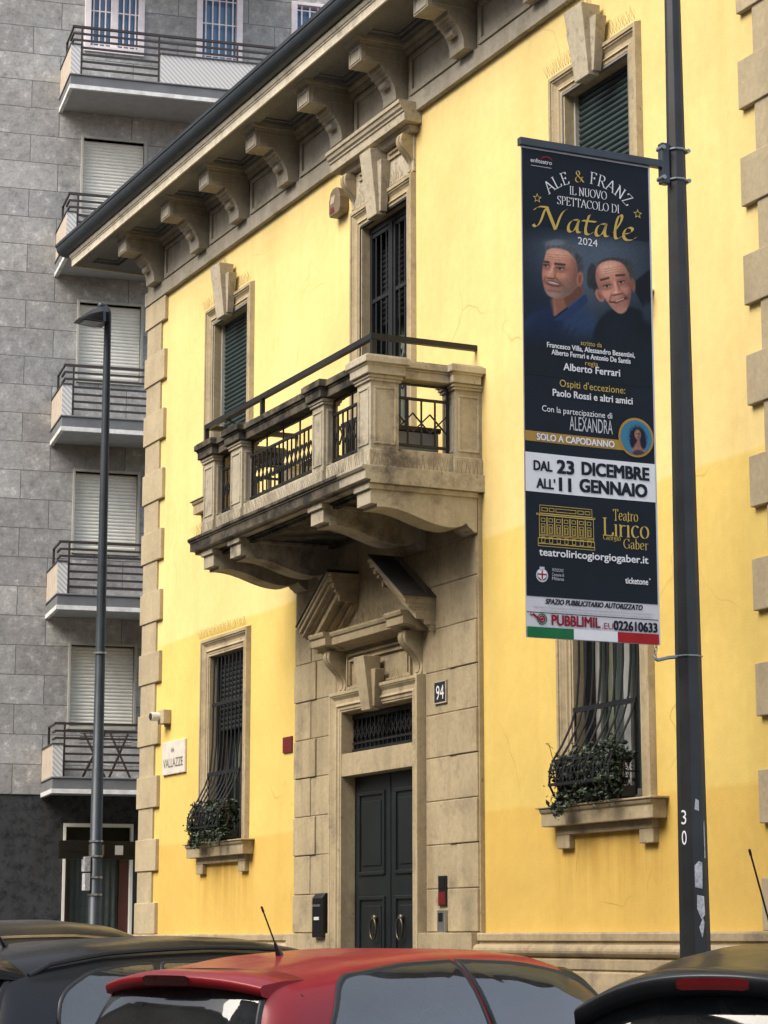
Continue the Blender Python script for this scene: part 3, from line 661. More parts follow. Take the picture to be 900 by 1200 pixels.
# balcony
bs = MB()
sweepx(bs, [(0, 5.45), (-1.12, 5.45), (-1.12, 5.475), (-1.17, 5.48), (-1.17, 5.56), (-1.185, 5.565), (-1.20, 5.585), (-1.20, 5.605), (0, 5.605)], -2.21, 2.10)
balc = bs.build('balcony', 'balc', V, bevel=.004)
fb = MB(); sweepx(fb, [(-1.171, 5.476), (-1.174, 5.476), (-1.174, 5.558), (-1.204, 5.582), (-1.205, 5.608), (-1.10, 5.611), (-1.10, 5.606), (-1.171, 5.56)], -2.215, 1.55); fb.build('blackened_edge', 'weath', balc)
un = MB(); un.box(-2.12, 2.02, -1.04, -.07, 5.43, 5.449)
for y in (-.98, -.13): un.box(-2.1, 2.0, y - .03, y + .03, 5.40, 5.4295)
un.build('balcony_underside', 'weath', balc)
CX = [-1.87, -1.128, .892, 1.912]
def console(x, hw=.14):
    bot = [(-1.10, 5.445), (-1.10, 5.272), (-1.035, 5.272), (-1.035, 5.245)]
    n = 22; P0, P1, P2, P3 = (-.98, 5.25), (-.70, 5.25), (-.58, 5.115), (-.30, 5.115)
    for i in range(n + 1):
        t = i / n; b = ((1 - t) ** 3, 3 * t * (1 - t) ** 2, 3 * t * t * (1 - t), t ** 3)
        bot.append((sum(c * p[0] for c, p in zip(b, (P0, P1, P2, P3))), sum(c * p[1] for c, p in zip(b, (P0, P1, P2, P3)))))
    bot += [(-.24, 5.125), (-.20, 5.14), (-.165, 5.165), (-.15, 5.15), (-.135, 5.13), (-.11, 5.115), (-.085, 5.09), (-.052, 5.09), (-.052, 5.445)]
    return MB().prism(bot, x - hw, x + hw, 'x').box(x - hw - .02, x + hw + .02, -1.125, -.055, 5.40, 5.448)
for x in CX: console(x).build('console_bracket', 'balc', balc, bevel=.005)
def pilaster(x0, x1, y0, y1, z0=5.607, z1=6.425, fx=True, fy=None):
    mb = MB()
    mb.box(x0, x1, y0, y1, z0, z1); mb.box(x0 - .018, x1 + .018, y0 - .018, y1 + .018, z0, z0 + .13); mb.box(x0 - .012, x1 + .012, y0 - .012, y1 + .012, z0 + .131, z0 + .15)
    mb.box(x0 - .018, x1 + .018, y0 - .018, y1 + .018, z1 - .055, z1 - .03); mb.box(x0 - .03, x1 + .03, y0 - .03, y1 + .03, z1 - .0295, z1 - .002)
    za, zb = z0 + .20, z1 - .10
    def frame(a0, a1, F):
        for (p, q, r, s_) in ((a0 + .03, a1 - .03, zb - .02, zb), (a0 + .03, a1 - .03, za, za + .02), (a0 + .03, a0 + .05, za + .0205, zb - .0205), (a1 - .05, a1 - .03, za + .0205, zb - .0205)): F(p, q, r, s_)
    frame(x0, x1, lambda p, q, r, s_: mb.box(p, q, y0 - .009, y0 + .002, r, s_))
    frame(y0, y1, lambda p, q, r, s_: mb.box(x1 - .002, x1 + .009, p, q, r, s_))
    frame(y0, y1, lambda p, q, r, s_: mb.box(x0 - .009, x0 + .002, p, q, r, s_))
    return mb
PX = [(-2.04, -1.745, -.83), (-1.285, -.98, -.955), (.772, 1.034, -.955), (1.775, 2.055, -.825)]
for x0, x1, y1 in PX: pilaster(x0, x1, -1.10, y1).build('pilaster', 'balc', balc, bevel=.004)
pilaster(1.80, 2.055, -.27, -.0).build('pilaster', 'balc', balc, bevel=.004); pilaster(-2.04, -1.80, -.27, -.0).build('pilaster', 'balc', balc, bevel=.004)
cb = MB()
for x0, x1 in ((-1.745, -1.285), (-.98, .772), (1.034, 1.775)): cb.box(x0 + .019, x1 - .019, -1.085, -.92, 5.606, 5.785)
cb.box(1.86, 2.035, -.805, -.29, 5.606, 5.785).box(-2.02, -1.85, -.81, -.29, 5.606, 5.785); cb.build('balustrade_curb', 'balc', balc, bevel=.006)
def cope(x0, x1, y0, y1): # moulded coping block
    return [(x0 + .03, x1 - .03, y0 + .03, y1 - .03, 6.426, 6.50), (x0 + .02, x1 - .02, y0 + .02, y1 - .02, 6.5005, 6.52), (x0, x1, y0, y1, 6.5205, 6.575), (x0 + .015, x1 - .015, y0 + .015, y1 - .015, 6.5755, 6.59)]
cp = MB()
for b in cope(-1.7, 1.72, -1.115, -.88): cp.box(*b)
for x0, x1, y1 in PX[1:3]:
    for b in cope(x0 - .075, x1 + .075, -1.185, -.87): cp.box(b[0], b[1], b[2], b[3], b[4] - .001, b[5] + .004)
for b in cope(-2.12, -1.65, -1.185, -.75): cp.box(b[0], b[1], b[2], b[3], b[4] - .001, b[5] + .004)
for b in cope(-2.03, -1.83, -.78, -.25): cp.box(*b)
cp.build('coping', 'weath', balc, bevel=.006)
cp = MB()
for b in cope(1.70, 2.14, -1.185, -.75): cp.box(b[0], b[1], b[2], b[3], b[4] - .001, b[5] + .004)
for b in cope(1.84, 2.065, -.78, -.25): cp.box(*b)
for b in cope(1.72, 2.14, -.345, .0): cp.box(b[0], b[1], b[2], b[3], b[4] - .001, b[5] + .004)
cp.build('coping', 'balc', balc, bevel=.006)
def grille(pa, pb, n, nd, z0=5.80, z1=6.40):
    mb = MB(); a, b = Vector(pa), Vector(pb)
    def P(t, z): q = a.lerp(b, t); return (q.x, q.y, z)
    for z in (z0 + .045, z1 - .13): mb.bar(P(0, z), P(1, z), .024)
    mb.bar(P(0, z1), P(1, z1), .02)
    for t in (.02, .98): mb.bar(P(t, z0 - .02), P(t, z1 + .02), .022)
    for i in range(1, n): mb.bar(P(i / n, z0 + .045 if i % 4 else z0 - .02), P(i / n, z1 - .13 if i % 4 else z1 + .02), .014)
    zc = (z0 + z1 - .085) / 2; h = .085
    for i in range(nd):
        t0, t1 = .03 + .94 * i / nd, .03 + .94 * (i + 1) / nd
        mb.bar(P(t0, zc - h), P(t1, zc + h), .012); mb.bar(P(t0, zc + h), P(t1, zc - h), .012)
    return mb
for x0, x1, n, nd in ((-1.74, -1.29, 4, 4), (-.975, .768, 17, 16), (1.036, 1.77, 7, 6)): grille((x0, -1.0, 0), (x1, -1.0, 0), n, nd).build('railing_grille', 'iron', balc)
for x in (1.945, -1.935): grille((x, -.82, 0), (x, -.28, 0), 4, 3).build('railing_grille', 'iron', balc)
hr = MB(); zr = 6.80
for a, b in (((-2.17, -1.03, zr), (1.975, -1.03, zr)), ((1.955, -1.05, zr), (1.955, 0, zr)), ((-2.155, -1.05, zr), (-2.155, 0, zr))): hr.bar(a, b, .05)
for x in (-2.155, -.62, 1.955): hr.bar((x, -1.03, 6.59), (x, -1.03, zr), .04)
hr.bar((-.62, -1.03, 6.62), (-.62, -.6, 6.66), .02); hr.bar((-1.6, -1.03, 6.78), (-1.6, -.62, 6.62), .014); hr.bar((1.9, -.95, 6.6), (1.5, -.9, 6.72), .014)
hr.build('handrail', 'iron', balc)
spikes('bird_spikes', [(1.6, -1.17, 5.607), (2.06, -1.17, 5.607), (2.08, -1.1, 5.607), (2.08, -.02, 5.607)], (.7, -.3, 0), balc, .13, seed=21)
spikes('bird_spikes', [(-2.05, -1.17, 5.607), (1.6, -1.17, 5.607)], (0, -1, 0), balc, .12, seed=22)

# things fixed to or standing on the villa
t = thing('patio_chair', 'dark metal chair standing on the stone balcony behind the railing', 'chair', (.15, -.62, 5.605))
MB().box(-.24, .24, -.22, .22, .42, .45).build('seat', 'iron', t)
bk = MB()
for i in range(6): bk.box(-.22 + i * .08, -.19 + i * .08, .2, .22, .455, .83)
bk.box(-.24, .24, .195, .225, .831, .87); bk.build('backrest', 'iron', t)
for sx in (-.22, .22):
    for sy in (-.2, .2): MB().bar((sx, sy, 0), (sx, sy, .42), .03).build('leg', 'iron', t)
t = thing('storage_box', 'grey lidded box standing at the right end of the balcony', 'box', (1.35, -.45, 5.605))
MB().box(-.3, .3, -.22, .22, 0, .44).build('body', 'greyc', t, bevel=.01); MB().box(-.32, .32, -.24, .24, .442, .49).build('lid', 'black', t, bevel=.01)

def sign_text(s, parent, mat, cx, cz, y, W=None, H=None, bold=0, name='lettering', xf=None):
    v, f = vtext(s, W, H, bold=bold)
    mb = MB(); mb.add([(cx + p[0], y, cz + p[1]) for p in v], f); return mb.build(name, mat, parent, norm=False)
t = thing('street_name_sign', 'white marble street name plaque reading VIA VALLAZZE on the yellow wall', 'sign', (-5.755, 0, 3.455))
MB().box(-.385, .385, -.03, -.001, 0, .39).build('plaque', 'marble', t, bevel=.006)
sign_text('VIA', t, 'ink', -.02, .28, -.0325, H=.055); sign_text('VALLAZZE', t, 'ink', 0, .135, -.0325, W=.66, H=.105)
for i in range(5): MB().tube([(-.34 + i * .17, -.015, .001), (-.34 + i * .17, -.015, -.012)], .006, 6).build('fixing_pin', 'ink', t)
t = thing('house_number_plate', 'dark enamel house number plate reading 94 right of the doorway', 'sign', (1.335, -.056, 3.645))
MB().box(-.115, .115, -.014, 0, 0, .19).build('plate', 'navyplate', t, bevel=.01)
rim = MB()
for r in ((-.122, .122, -.007, .004), (-.122, .122, .186, .197), (-.122, -.11, .0045, .1855), (.11, .122, .0045, .1855)): rim.box(r[0], r[1], -.018, -.001, r[2], r[3])
rim.build('rim', 'stone_key', t); sign_text('94', t, 'pwhite', 0, .095, -.0165, W=.155, H=.13)
t = thing('red_notice_plate', 'small dark red square plate on the yellow wall left of the doorway', 'sign', (-2.335, 0, 3.46))
MB().box(-.12, .12, -.02, 0, 0, .165).build('plate', 'redp', t, bevel=.004)
mk = MB()
for i in range(4): mk.box(-.07, .03 + .02 * (i % 2), -.0225, -.0195, .03 + i * .03, .038 + i * .03)
mk.build('faded_print', 'pdred', t)
t = thing('security_camera', 'white security camera with black lens on a beige box above the street plaque', 'camera', (-6.02, 0, 4.10))
MB().box(-.10, .10, -.10, 0, -.04, .13).build('mounting_box', 'beigeb' if False else 'quoin', t, bevel=.01)
MB().box(.02, .08, -.06, -.01, -.075, -.041).build('cable_gland', 'black', t)
cm = MB(); cm.tube([(-.06, -.08, .05), (-.06, -.20, .05)], [.05, .055], 16); h = cm.build('camera_body', 'white', t, smooth=False)
h.scale = (1, 1, 1); MB().tube([(-.06, -.198, .05), (-.06, -.212, .05)], .040, 16).build('lens', 'black', t)
t = thing('alarm_siren', 'rounded beige alarm siren box high on the wall beside the hooded window', 'alarm', (-.98, 0, 8.90))
pr = [(-.12, 0), (.12, 0), (.14, .05), (.14, .17), (.10, .26), (.04, .29), (-.04, .29), (-.10, .26), (-.14, .17), (-.14, .05)]
MB().prism(pr, -.11, 0, 'y').build('casing', 'beigeb', t, bevel=.012)
MB().prism([(-.09, .03), (.02, .03), (-.01, .09), (-.09, .09)], -.1135, -.108, 'y').build('label_patch', 'redp', t)
MB().prism([(-.09, .13), (.0, .13), (.03, .21), (-.07, .21)], -.1135, -.108, 'y').build('badge', 'stone_key', t)
t = thing('entry_phone', 'steel entry phone with a red and black panel on the right of the door', 'intercom', (1.36, -.056, 1.60))
MB().box(-.075, .075, -.03, 0, 0, .20).build('phone_panel', 'steel', t, bevel=.006); MB().box(-.04, .04, -.034, -.0295, .10, .175).build('speaker_slot', 'black', t)
MB().box(-.075, .075, -.018, 0, .235, .50).build('name_panel', 'black', t, bevel=.004); MB().box(-.068, .068, -.021, -.0175, .245, .36).build('red_label', 'redp', t)
MB().box(-.06, .06, -.0215, -.0175, .39, .47).build('bell_plate', 'trim', t)
t = thing('letterbox', 'black wall letterbox on the stone left of the door', 'letterbox', (-1.16, -.056, 1.56))
MB().prism([(0, 0), (-.13, .0), (-.13, .38), (-.09, .43), (0, .43)], -.115, .115, 'x').build('box', 'black', t, bevel=.008); MB().box(-.09, .09, -.136, -.129, .30, .32).build('slot', 'steel', t)
MB().box(-.06, .06, -.1335, -.1295, .17, .2).build('name_card', 'white', t)
t = thing('paper_notice', 'small white paper notice on the stone above the black letterbox', 'notice', (-1.09, -.056, 2.20))
MB().box(-.05, .05, -.004, 0, 0, .23).build('paper', 'white', t); MB().box(-.03, .03, -.0065, -.0035, .08, .15).build('print', 'ink', t)

# window box ivy
def ivy(x, label, seed, dens):
    t = thing('window_box_ivy', label, 'plant', (x + .03, -.115, LZ0), 0, 'ivy in the barred ground floor windows'); rnd = random.Random(seed)
    for i in range(3): MB().box(-.45 + i * .31, -.17 + i * .31, -.05, .08, .012, .10).build('planter', 'pot', t, bevel=.008)
    mb = MB(); n = dens
    cl = [(rnd.uniform(-.42, .44), rnd.uniform(-.10, .08), rnd.uniform(.05, .36)) for _ in range(60)]
    cl += [(rnd.uniform(-.46, -.2), rnd.uniform(-.11, .0), rnd.uniform(.04, .36)) for _ in range(14)]
    cl += [(rnd.uniform(.05, .44), rnd.uniform(-.12, -.02), rnd.uniform(.04, .40)) for _ in range(34)]
    cl += [(rnd.uniform(-.44, -.30), rnd.uniform(-.13, -.07), rnd.uniform(-.04, .10)) for _ in range(3)] if seed > 50 else [(rnd.uniform(-.46, .05), rnd.uniform(-.13, -.06), rnd.uniform(-.06, .06)) for _ in range(8)]
    for i in range(n):
        c = rnd.choice(cl); rr = .07
        p = Vector((rnd.gauss(c[0], rr * .6), rnd.gauss(c[1], rr * .5), rnd.gauss(c[2], rr * .6)))
        if p.y > .085: p.y = .085
        if p.z < .01 and p.y > -.12: p.y = -.13
        if p.x > .45: p.x = .45
        d = Vector((rnd.gauss(0, .7), rnd.gauss(-.7, .6), rnd.gauss(.2, .7))).normalized()
        a = d.cross(Vector((rnd.random() - .5, rnd.random() - .5, rnd.random()))).normalized(); b = d.cross(a); s = rnd.choice((rnd.uniform(.010, .018), rnd.uniform(.016, .032)))
        mb.add([p - a * s * .9, p - b * s * .7 + a * s * .1, p + a * s * 1.2 + d * s * .3, p + b * s * .7 + a * s * .1, p + d * s * .25], [(0, 1, 4), (1, 2, 4), (2, 3, 4), (3, 0, 4)])
    mb.build('foliage', 'leaf', t, norm=False)
    st = MB()
    for i in range(40):
        xx = rnd.uniform(-.46, .44); p = [(xx, rnd.uniform(-.05, .06), .15)]
        for k in range(5): p.append((p[-1][0] + rnd.gauss(0, .04), max(-.15, p[-1][1] - rnd.uniform(0, .04)), p[-1][2] + rnd.gauss(.045 if k < 3 else -.05, .04)))
        st.tube(p, .0028, 4)
    st.build('stems', 'stem', t)
ivy(-WX, 'ivy in window planters behind bulging iron bars, left of the doorway', 31, 6500)
ivy(WX, 'ivy in window planters behind bulging iron bars, below the hanging banner', 57, 6500)

# ------------------------------------------------------------------ grey apartment block across the side street
GB = thing('grey_apartment_block', 'tall grey stone apartment block with stacked balconies behind the villa', 'apartment block', (-18.562, 2.2506, 0), R(80.95))
Z0, PITCH_F = 3.93, 3.085
WN = []   # windows: (s0, s1, z0, z1, kind)
for k in range(5):
    zt = 6.58 + PITCH_F * k
    if k < 4: WN.append((.455, 1.565, zt - 1.42, zt, 'blind'))
for k in range(5, 7): WN += [(.46, 1.56, 6.58 + PITCH_F * k - 1.42, 6.58 + PITCH_F * k, 'blind')]
zt4 = 6.58 + PITCH_F * 4
WN += [(.47, 1.47, zt4 - 1.36, zt4, 'grid2'), (2.55, 3.32, zt4 - 1.36, zt4, 'grid'), (4.36, 5.3, zt4 - 1.36, zt4, 'grid')]
for k in range(0, 7):
    for s0 in (7.0, 10.5, 14, -6.5, -10, -13.5): WN.append((s0, s0 + 1.1, 6.58 + PITCH_F * k - 1.42, 6.58 + PITCH_F * k, 'blind'))
wl = holes(-22, 24, 3.98, 27, [h[:4] for h in WN], lambda a, b, t: (a, t, b), 0, .35); wl.box(-22, 24, .40, 12, 3.98, 27)
wl.build('wall', 'slab', GB)
bw = holes(-22, 24, .05, 3.975, [(.43, 1.58, .28, 3.47)], lambda a, b, t: (a, t, b), .02, .4); bw.box(-22, 24, .41, 11.9, .05, 3.97); bw.build('ground_floor_wall', 'dkstone', GB)
first_win = None
for (s0, s1, z0, z1, kd) in WN:
    if kd == 'blind':
        if first_win is None:
            fm = MB()
            for r in ((-.045, .0, -.045, 1.465), (1.11, 1.155, -.045, 1.465), (.0005, 1.1095, 1.42, 1.465), (.0005, 1.1095, -.05, 0)): fm.box(r[0], r[1], -.035, .20, r[2], r[3])
            fr = fm.build('window', 'alu', GB, bevel=.006)
            shutter(.001, 1.109, .06, 1.419, .11, pitch=.06, amp=.012).build('roller_shutter', 'rshut', fr)
            MB().box(.001, 1.109, .085, .13, .001, .06).build('shutter_foot', 'alu', fr)
            MB().box(.0, 1.11, .21, .23, 0, 1.42).build('dark_room', 'dark', fr)
            first_win = fr; c = fr
        else: c = copy_tree(first_win)
        c.location = (s0, 0, z0)
    else:
        fm = MB(); wd = s1 - s0; ht = z1 - z0
        for r in ((s0 - .05, s0 + .06, z0 - .06, z1), (s1 - .06, s1 + .05, z0 - .06, z1), (s0 + .061, s1 - .061, z1 - .06, z1), (s0 + .061, s1 - .061, z0 - .06, z0 + .06)): fm.box(r[0], r[1], -.04, .16, r[2], r[3])
        fr = fm.build('window', 'wpaint', GB, bevel=.006)
        MB().box(s0, s1, .12, .14, z0, z1).build('pane', 'blueglass', fr)
        MB().box(s0, s1, .30, .32, z0, z1).build('dark_room', 'dark', fr)
        gb = MB()
        if kd == 'grid2': gb.box((s0 + s1) / 2 - .06, (s0 + s1) / 2 + .06, .0, .12, z0 + .061, z1 - .061)
        nb = 9 if kd == 'grid2' else 6
        for i in range(1, nb): gb.tube([(s0 + wd * i / nb, .02, z0), (s0 + wd * i / nb, .02, z1)], .014, 6)
        for zz in (z0 + .12, z0 + ht * .55, z1 - .15): gb.box(s0 + .05, s1 - .05, .012, .028, zz - .01, zz + .01)
        gb.build('window_bars', 'wpaint', fr)
def flat_balcony(z, s1):
    b = MB().box(0, s1, -1.30, -.001, z + .075, z + .245); b.box(-.02, s1 + .02, -1.32, -.001, z + .2455, z + .275)
    bal = b.build('balcony', 'conc', GB, bevel=.008)
    MB().box(-.012, s1, -1.312, -1.25, z + .0, z + .074).box(-.012, .05, -1.2495, -.001, z + .0, z + .074).build('drip_lip', 'concw', bal)
    MB().box(.051, s1 - .05, -1.249, -.001, z + .045, z + .074).build('underside', 'under', bal)
    MB().box(.0, .10, -1.29, -.001, z + .276, z + .81).build('side_parapet', 'peach', bal)
    MB().box(-.004, .165, -1.305, -1.2905, z + .276, z + .81).box(.1005, .165, -1.29, -1.2, z + .276, z + .81).build('tiled_edge', 'mosaic', bal)
    if s1 > 2:
        MB().box(1.60, s1, -1.30, -1.22, z + .276, z + .80).build('tiled_parapet', 'mosaic', bal); MB().box(1.59, s1, -1.32, -1.20, z + .8005, z + .825).build('parapet_coping', 'cap', bal)
    MB().box(-.015, .175, -1.32, -.001, z + .8105, z + .835).build('parapet_coping', 'cap', bal)
    rl = MB()
    tops = [z + 1.165, z + 1.04, z + .92]; lows = [z + .785, z + .66, z + .53, z + .40]
    for i, zz in enumerate(tops):
        rl.box(.03, s1, -1.275, -1.25, zz - .018, zz + .018) if i else rl.box(.02, s1, -1.285, -1.235, zz - .02, zz + .02)
        rl.box(.03, .06, -1.249, -.9 if i else -.45, zz - .016, zz + .016)
    for zz in lows: rl.box(.175, 1.585, -1.275, -1.25, zz - .018, zz + .018)
    for sx in (.19, 1.57): rl.box(sx - .016, sx + .016, -1.29, -1.2755, z + .28, z + 1.18)
    for sx in ([3.0] if s1 > 3.2 else []): rl.box(sx - .016, sx + .016, -1.29, -1.2755, z + .83, z + 1.18)
    rl.box(.025, .065, -.47, -.43, z + .836, z + 1.18)
    rl.build('railing', 'railb', bal); return bal
for k in range(6): flat_balcony(Z0 + PITCH_F * k, 6.0 if k == 4 else 3.6)
cr = MB().box(-22.1, 24.1, -.25, 12.1, 27.0, 27.5); cr.build('roof_slab', 'conc', GB)
sf_ = MB()
for r in ((.40, .445, .28, 3.50), (1.565, 1.61, .28, 3.50)): sf_.box(r[0], r[1], -.02, .12, r[2], r[3])
sf_.box(.4455, 1.5645, -.02, .12, 3.44, 3.50).box(.4455, 1.5645, -.015, .12, 3.06, 3.10); sfo = sf_.build('shop_window', 'rshut', GB)
sw = MB()
for r in ((.446, .50, .28, 3.05), (1.40, 1.564, .28, 3.05), (.5005, 1.3995, .28, .55)): sw.box(r[0], r[1], .125, .17, r[2], r[3])
sw.build('shop_frame', 'wood', sfo); MB().box(.45, 1.56, .14, .15, .3, 3.43).build('pane', 'glass', sfo)
cm = MB(); cm.grid([[(.5 + .9 * i / 40, .25 + .02 * math.sin(i * 1.3), z) for z in (.55, 3.0)] for i in range(41)]); cm.build('net_curtain', 'greyc', sfo)
MB().box(.45, 1.56, .36, .38, .28, 3.47).build('dark_room', 'dark', sfo)
# folded rack on the lowest balcony
t = thing('clothes_rack', 'brown folding clothes rack behind the rail of the lowest balcony', 'clothes rack', tuple(GB.matrix_world @ Vector((0, 0, 0))), 0)
t.location = (-18.562, 2.2506, Z0 + .276); t.rotation_euler = (0, 0, R(80.95))
fm = MB()
for x0, x1 in ((.55, .95), (.95, .60), (1.0, 1.35), (1.38, 1.05)): fm.bar((x0, -.95, 0), (x1, -.75, .78), .03)
fm.build('legs_frame', 'railb', t)
wr = MB()
for i in range(5): wr.bar((.5, -.8 - i * .05, .55 + i * .05), (1.4, -.8 - i * .05, .58 + i * .05), .012)
wr.build('hanging_wires', 'railb', t)

# ------------------------------------------------------------------ street lamp at the far corner
LP = Vector((-8.82, .053, .125))
t = thing('street_lamp', 'slim dark street lamp with flat head in front of the grey block', 'street lamp', LP)
H = 9.78
zz = [0, 1.2, 1.21, 3.6, 3.61, 6, 8.6, H - .12]
rr = [.098, .094, .084, .076, .070, .062, .052, .046]
arc = [(0, -.10 + .10 * math.cos(a), H - .12 + .13 * math.sin(a)) for a in [i * PI / 2 / 6 * 1.2 for i in range(1, 7)]]
pm = MB().tube([(0, 0, z) for z in zz] + arc, rr + [.05] * 6, 14); pm.build('pole', 'gutter', t, smooth=True)
hdm = MB(); NS = 9; ring = []
for i in range(NS):   # wedge shaped lantern, deep at the pole and thin at its nose
    q = i / (NS - 1); y = -.03 - .40 * q; wd = .21 * (1 - .25 * q ** 2) * (1 if q > .15 else .8); zb = H - .25 + .02 * q; zt_ = H + .0 - .21 * q ** 1.6 if q < .99 else zb + .02
    ring.append([(-wd, y, zb), (-wd * .9, y, zb + (zt_ - zb) * .6), (-wd * .45, y, zt_), (wd * .45, y, zt_), (wd * .9, y, zb + (zt_ - zb) * .6), (wd, y, zb)])
v = [p for r in ring for p in r]; f = [(i * 6 + k, i * 6 + (k + 1) % 6, (i + 1) * 6 + (k + 1) % 6, (i + 1) * 6 + k) for i in range(NS - 1) for k in range(6)] + [tuple(range(6))[::-1], tuple((NS - 1) * 6 + k for k in range(6))]
hdm.add(v, f); hd_ = hdm.build('lamp_head', 'black', t, bevel=.008)
MB().add([(-.14, -.12, H - .2535), (.14, -.12, H - .2535), (.11, -.36, H - .2415), (-.11, -.36, H - .2415)], [(0, 1, 2, 3)]).build('lens', 'lampglass', hd_)
bn = MB()
for z in (1.98, 2.20, 2.47, 2.66, 5.1): bn.tube([(0, 0, z - .012), (0, 0, z + .012)], .10 - z * .003, 14)
bn.build('clamp_band', 'steel', t)
bx = MB().box(-.06, .06, -.17, -.085, 2.27, 2.46).build('sticker_box', 'sticker', t, bevel=.006)
bx2 = MB().box(-.06, .06, -.16, -.085, 2.03, 2.25).build('sticker_box', 'sticker', t, bevel=.006)
for y0, y1, lab in ((-.50, -.10, 'plain dark street board without sticker, left of the slim lamp post'), (.10, .53, 'dark street board with a small white sticker, right of the slim lamp post')):
    b = thing('sign_board', lab, 'sign', LP + Vector((0, 0, 2.43)), 0, 'sign boards on the lamp post')
    MB().box(-.015, .015, y0, y1, 0, .235).build('board', 'black', b, bevel=.004)
    MB().box(.0155, .024, y0 + .01, y1 - .01, .10, .125).build('stiffener', 'trim', b)
    if y0 > 0: MB().box(.0245, .0265, .25, .36, .06, .18).build('sticker', 'white', b)
    MB().box(-.03, .03, *( (-.10, -.06) if y0 < 0 else (.06, .10)), .05, .19).build('bracket', 'steel', b)

# ------------------------------------------------------------------ banner pole and banner
PP = Vector((6.757, -.912, .125)); A0 = math.atan2(CAM.y - PP.y, CAM.x - PP.x)
t = thing('banner_pole', 'dark octagonal tapering street pole that carries the theatre banner', 'pole', PP)
def rad(z): return max(.052, .112 - .0068 * z)
pm = MB(); zs = [0, .6, 2, 4, 6, 8, 9.2]; v = []; f = []
for z in zs:
    r = rad(z); v += [(r * math.cos(A0 + k * PI / 4), r * math.sin(A0 + k * PI / 4), z) for k in range(8)]
for i in range(len(zs) - 1): f += [(i * 8 + k, i * 8 + (k + 1) % 8, (i + 1) * 8 + (k + 1) % 8, (i + 1) * 8 + k) for k in range(8)]
f += [tuple(range(8))[::-1], tuple((len(zs) - 1) * 8 + k for k in range(8))]
pm.add(v, f); pm.build('pole', 'pole', t, bevel=.004)
MB().box(-.2, .2, -.2, .2, 0, .03).build('base_plate', 'pole', t)
def onface(off, w_, h_, zc, mb, shape=None, da=PI / 8):
    """small sheet lying on the pole face whose normal is A0 + off"""
    an = A0 + off; nrm = Vector((math.cos(an), math.sin(an), 0)); tn = Vector((-math.sin(an), math.cos(an), 0))
    for (a, z) in [None] if False else []: pass
    return nrm, tn, rad(zc) * math.cos(PI / 8)
st = MB()
def patch(mb, off, pts, lift=.0025):
    an = A0 + off; nrm = Vector((math.cos(an), math.sin(an), 0)); tn = Vector((-math.sin(an), math.cos(an), 0))
    vv = []
    for a, z in pts: q = nrm * (rad(z) * math.cos(PI / 8) + lift) + tn * a; vv.append((q.x, q.y, z))
    mb.add(vv, [tuple(range(len(vv)))])
for pts in ([(-.03, 1.76), (.022, 1.75), (.026, 1.92), (.0, 1.93), (-.03, 1.90)], [(-.02, 1.62), (.01, 1.55), (.035, 1.58), (.032, 1.70), (-.018, 1.71)], [(-.008, 1.50), (.012, 1.43), (.022, 1.47), (.03, 1.53), (.02, 1.56)],
            [(-.02, 2.27), (.012, 2.26), (.012, 2.33), (-.01, 2.34)], [(-.035, 1.24), (.02, 1.22), (.03, 1.29), (-.03, 1.31)]):
    st = MB(); patch(st, PI / 8, pts); st.build('torn_sticker', 'sticker', t, norm=False)
st = MB(); patch(st, 3 * PI / 8, [(-.03, 1.95), (-.012, 1.95), (-.014, 2.2), (-.03, 2.18)]); st.build('torn_sticker', 'sticker', t, norm=False)
for ch, zc in (('3', 2.22), ('0', 2.085)):
    v, f = vtext(ch, W=.035, H=.095); nm = MB(); an = A0 - PI / 8; nrm = Vector((math.cos(an), math.sin(an), 0)); tn = Vector((-math.sin(an), math.cos(an), 0))
    vv = []
    for a, b in v: q = nrm * (rad(zc + b) * math.cos(PI / 8) + .003) + tn * (a - .021); vv.append((q.x, q.y, zc + b))
    nm.add(vv, f); nm.build('painted_number', 'pwhite', t, norm=False)
ar = MB(); ar.box(-.025, .025, -1.26, -.10, 6.735, 6.79); ar.build('banner_arm', 'gutter', t, bevel=.004)
cl = MB(); cl.box(-.03, .03, -.135, -.07, 6.62, 6.92).build('clamp_bracket', 'gutter', t, bevel=.008)
for z in (6.66, 6.88):
    bb = MB(); r = rad(z) + .006
    bb.tube([(r * math.cos(A0 + k * PI / 4), r * math.sin(A0 + k * PI / 4), z) for k in range(9)], .009, 6)
    for yy in (-.13, .075): bb.tube([(-.035, yy, z), (.05, yy, z)], .016, 8)
    bb.build('clamp_band', 'galv', t)
hk = MB(); hk.tube([(0, -.05, 3.30), (0, -.16, 3.285), (0, -.24, 3.265), (0, -.265, 3.275)], .013, 8); hk.tube([(rad(3.3) * 1.04 * math.cos(A0 + k * PI / 4), rad(3.3) * 1.04 * math.sin(A0 + k * PI / 4), 3.3) for k in range(9)], .006, 6); hk.build('lower_hook', 'galv', t)
chn = MB()
for i in range(4):
    c = Vector((0, -.262 + .004 * i, 3.285 + .026 * i)); ax = Vector((1, 0, 0)) if i % 2 else Vector((0, 1, 0))
    chn.tube([c + ax * .009 * math.sin(a) + Vector((0, 0, .017)) * math.cos(a) for a in [k * PI / 5 for k in range(11)]], .0035, 5)
chn.build('chain', 'galv', t)

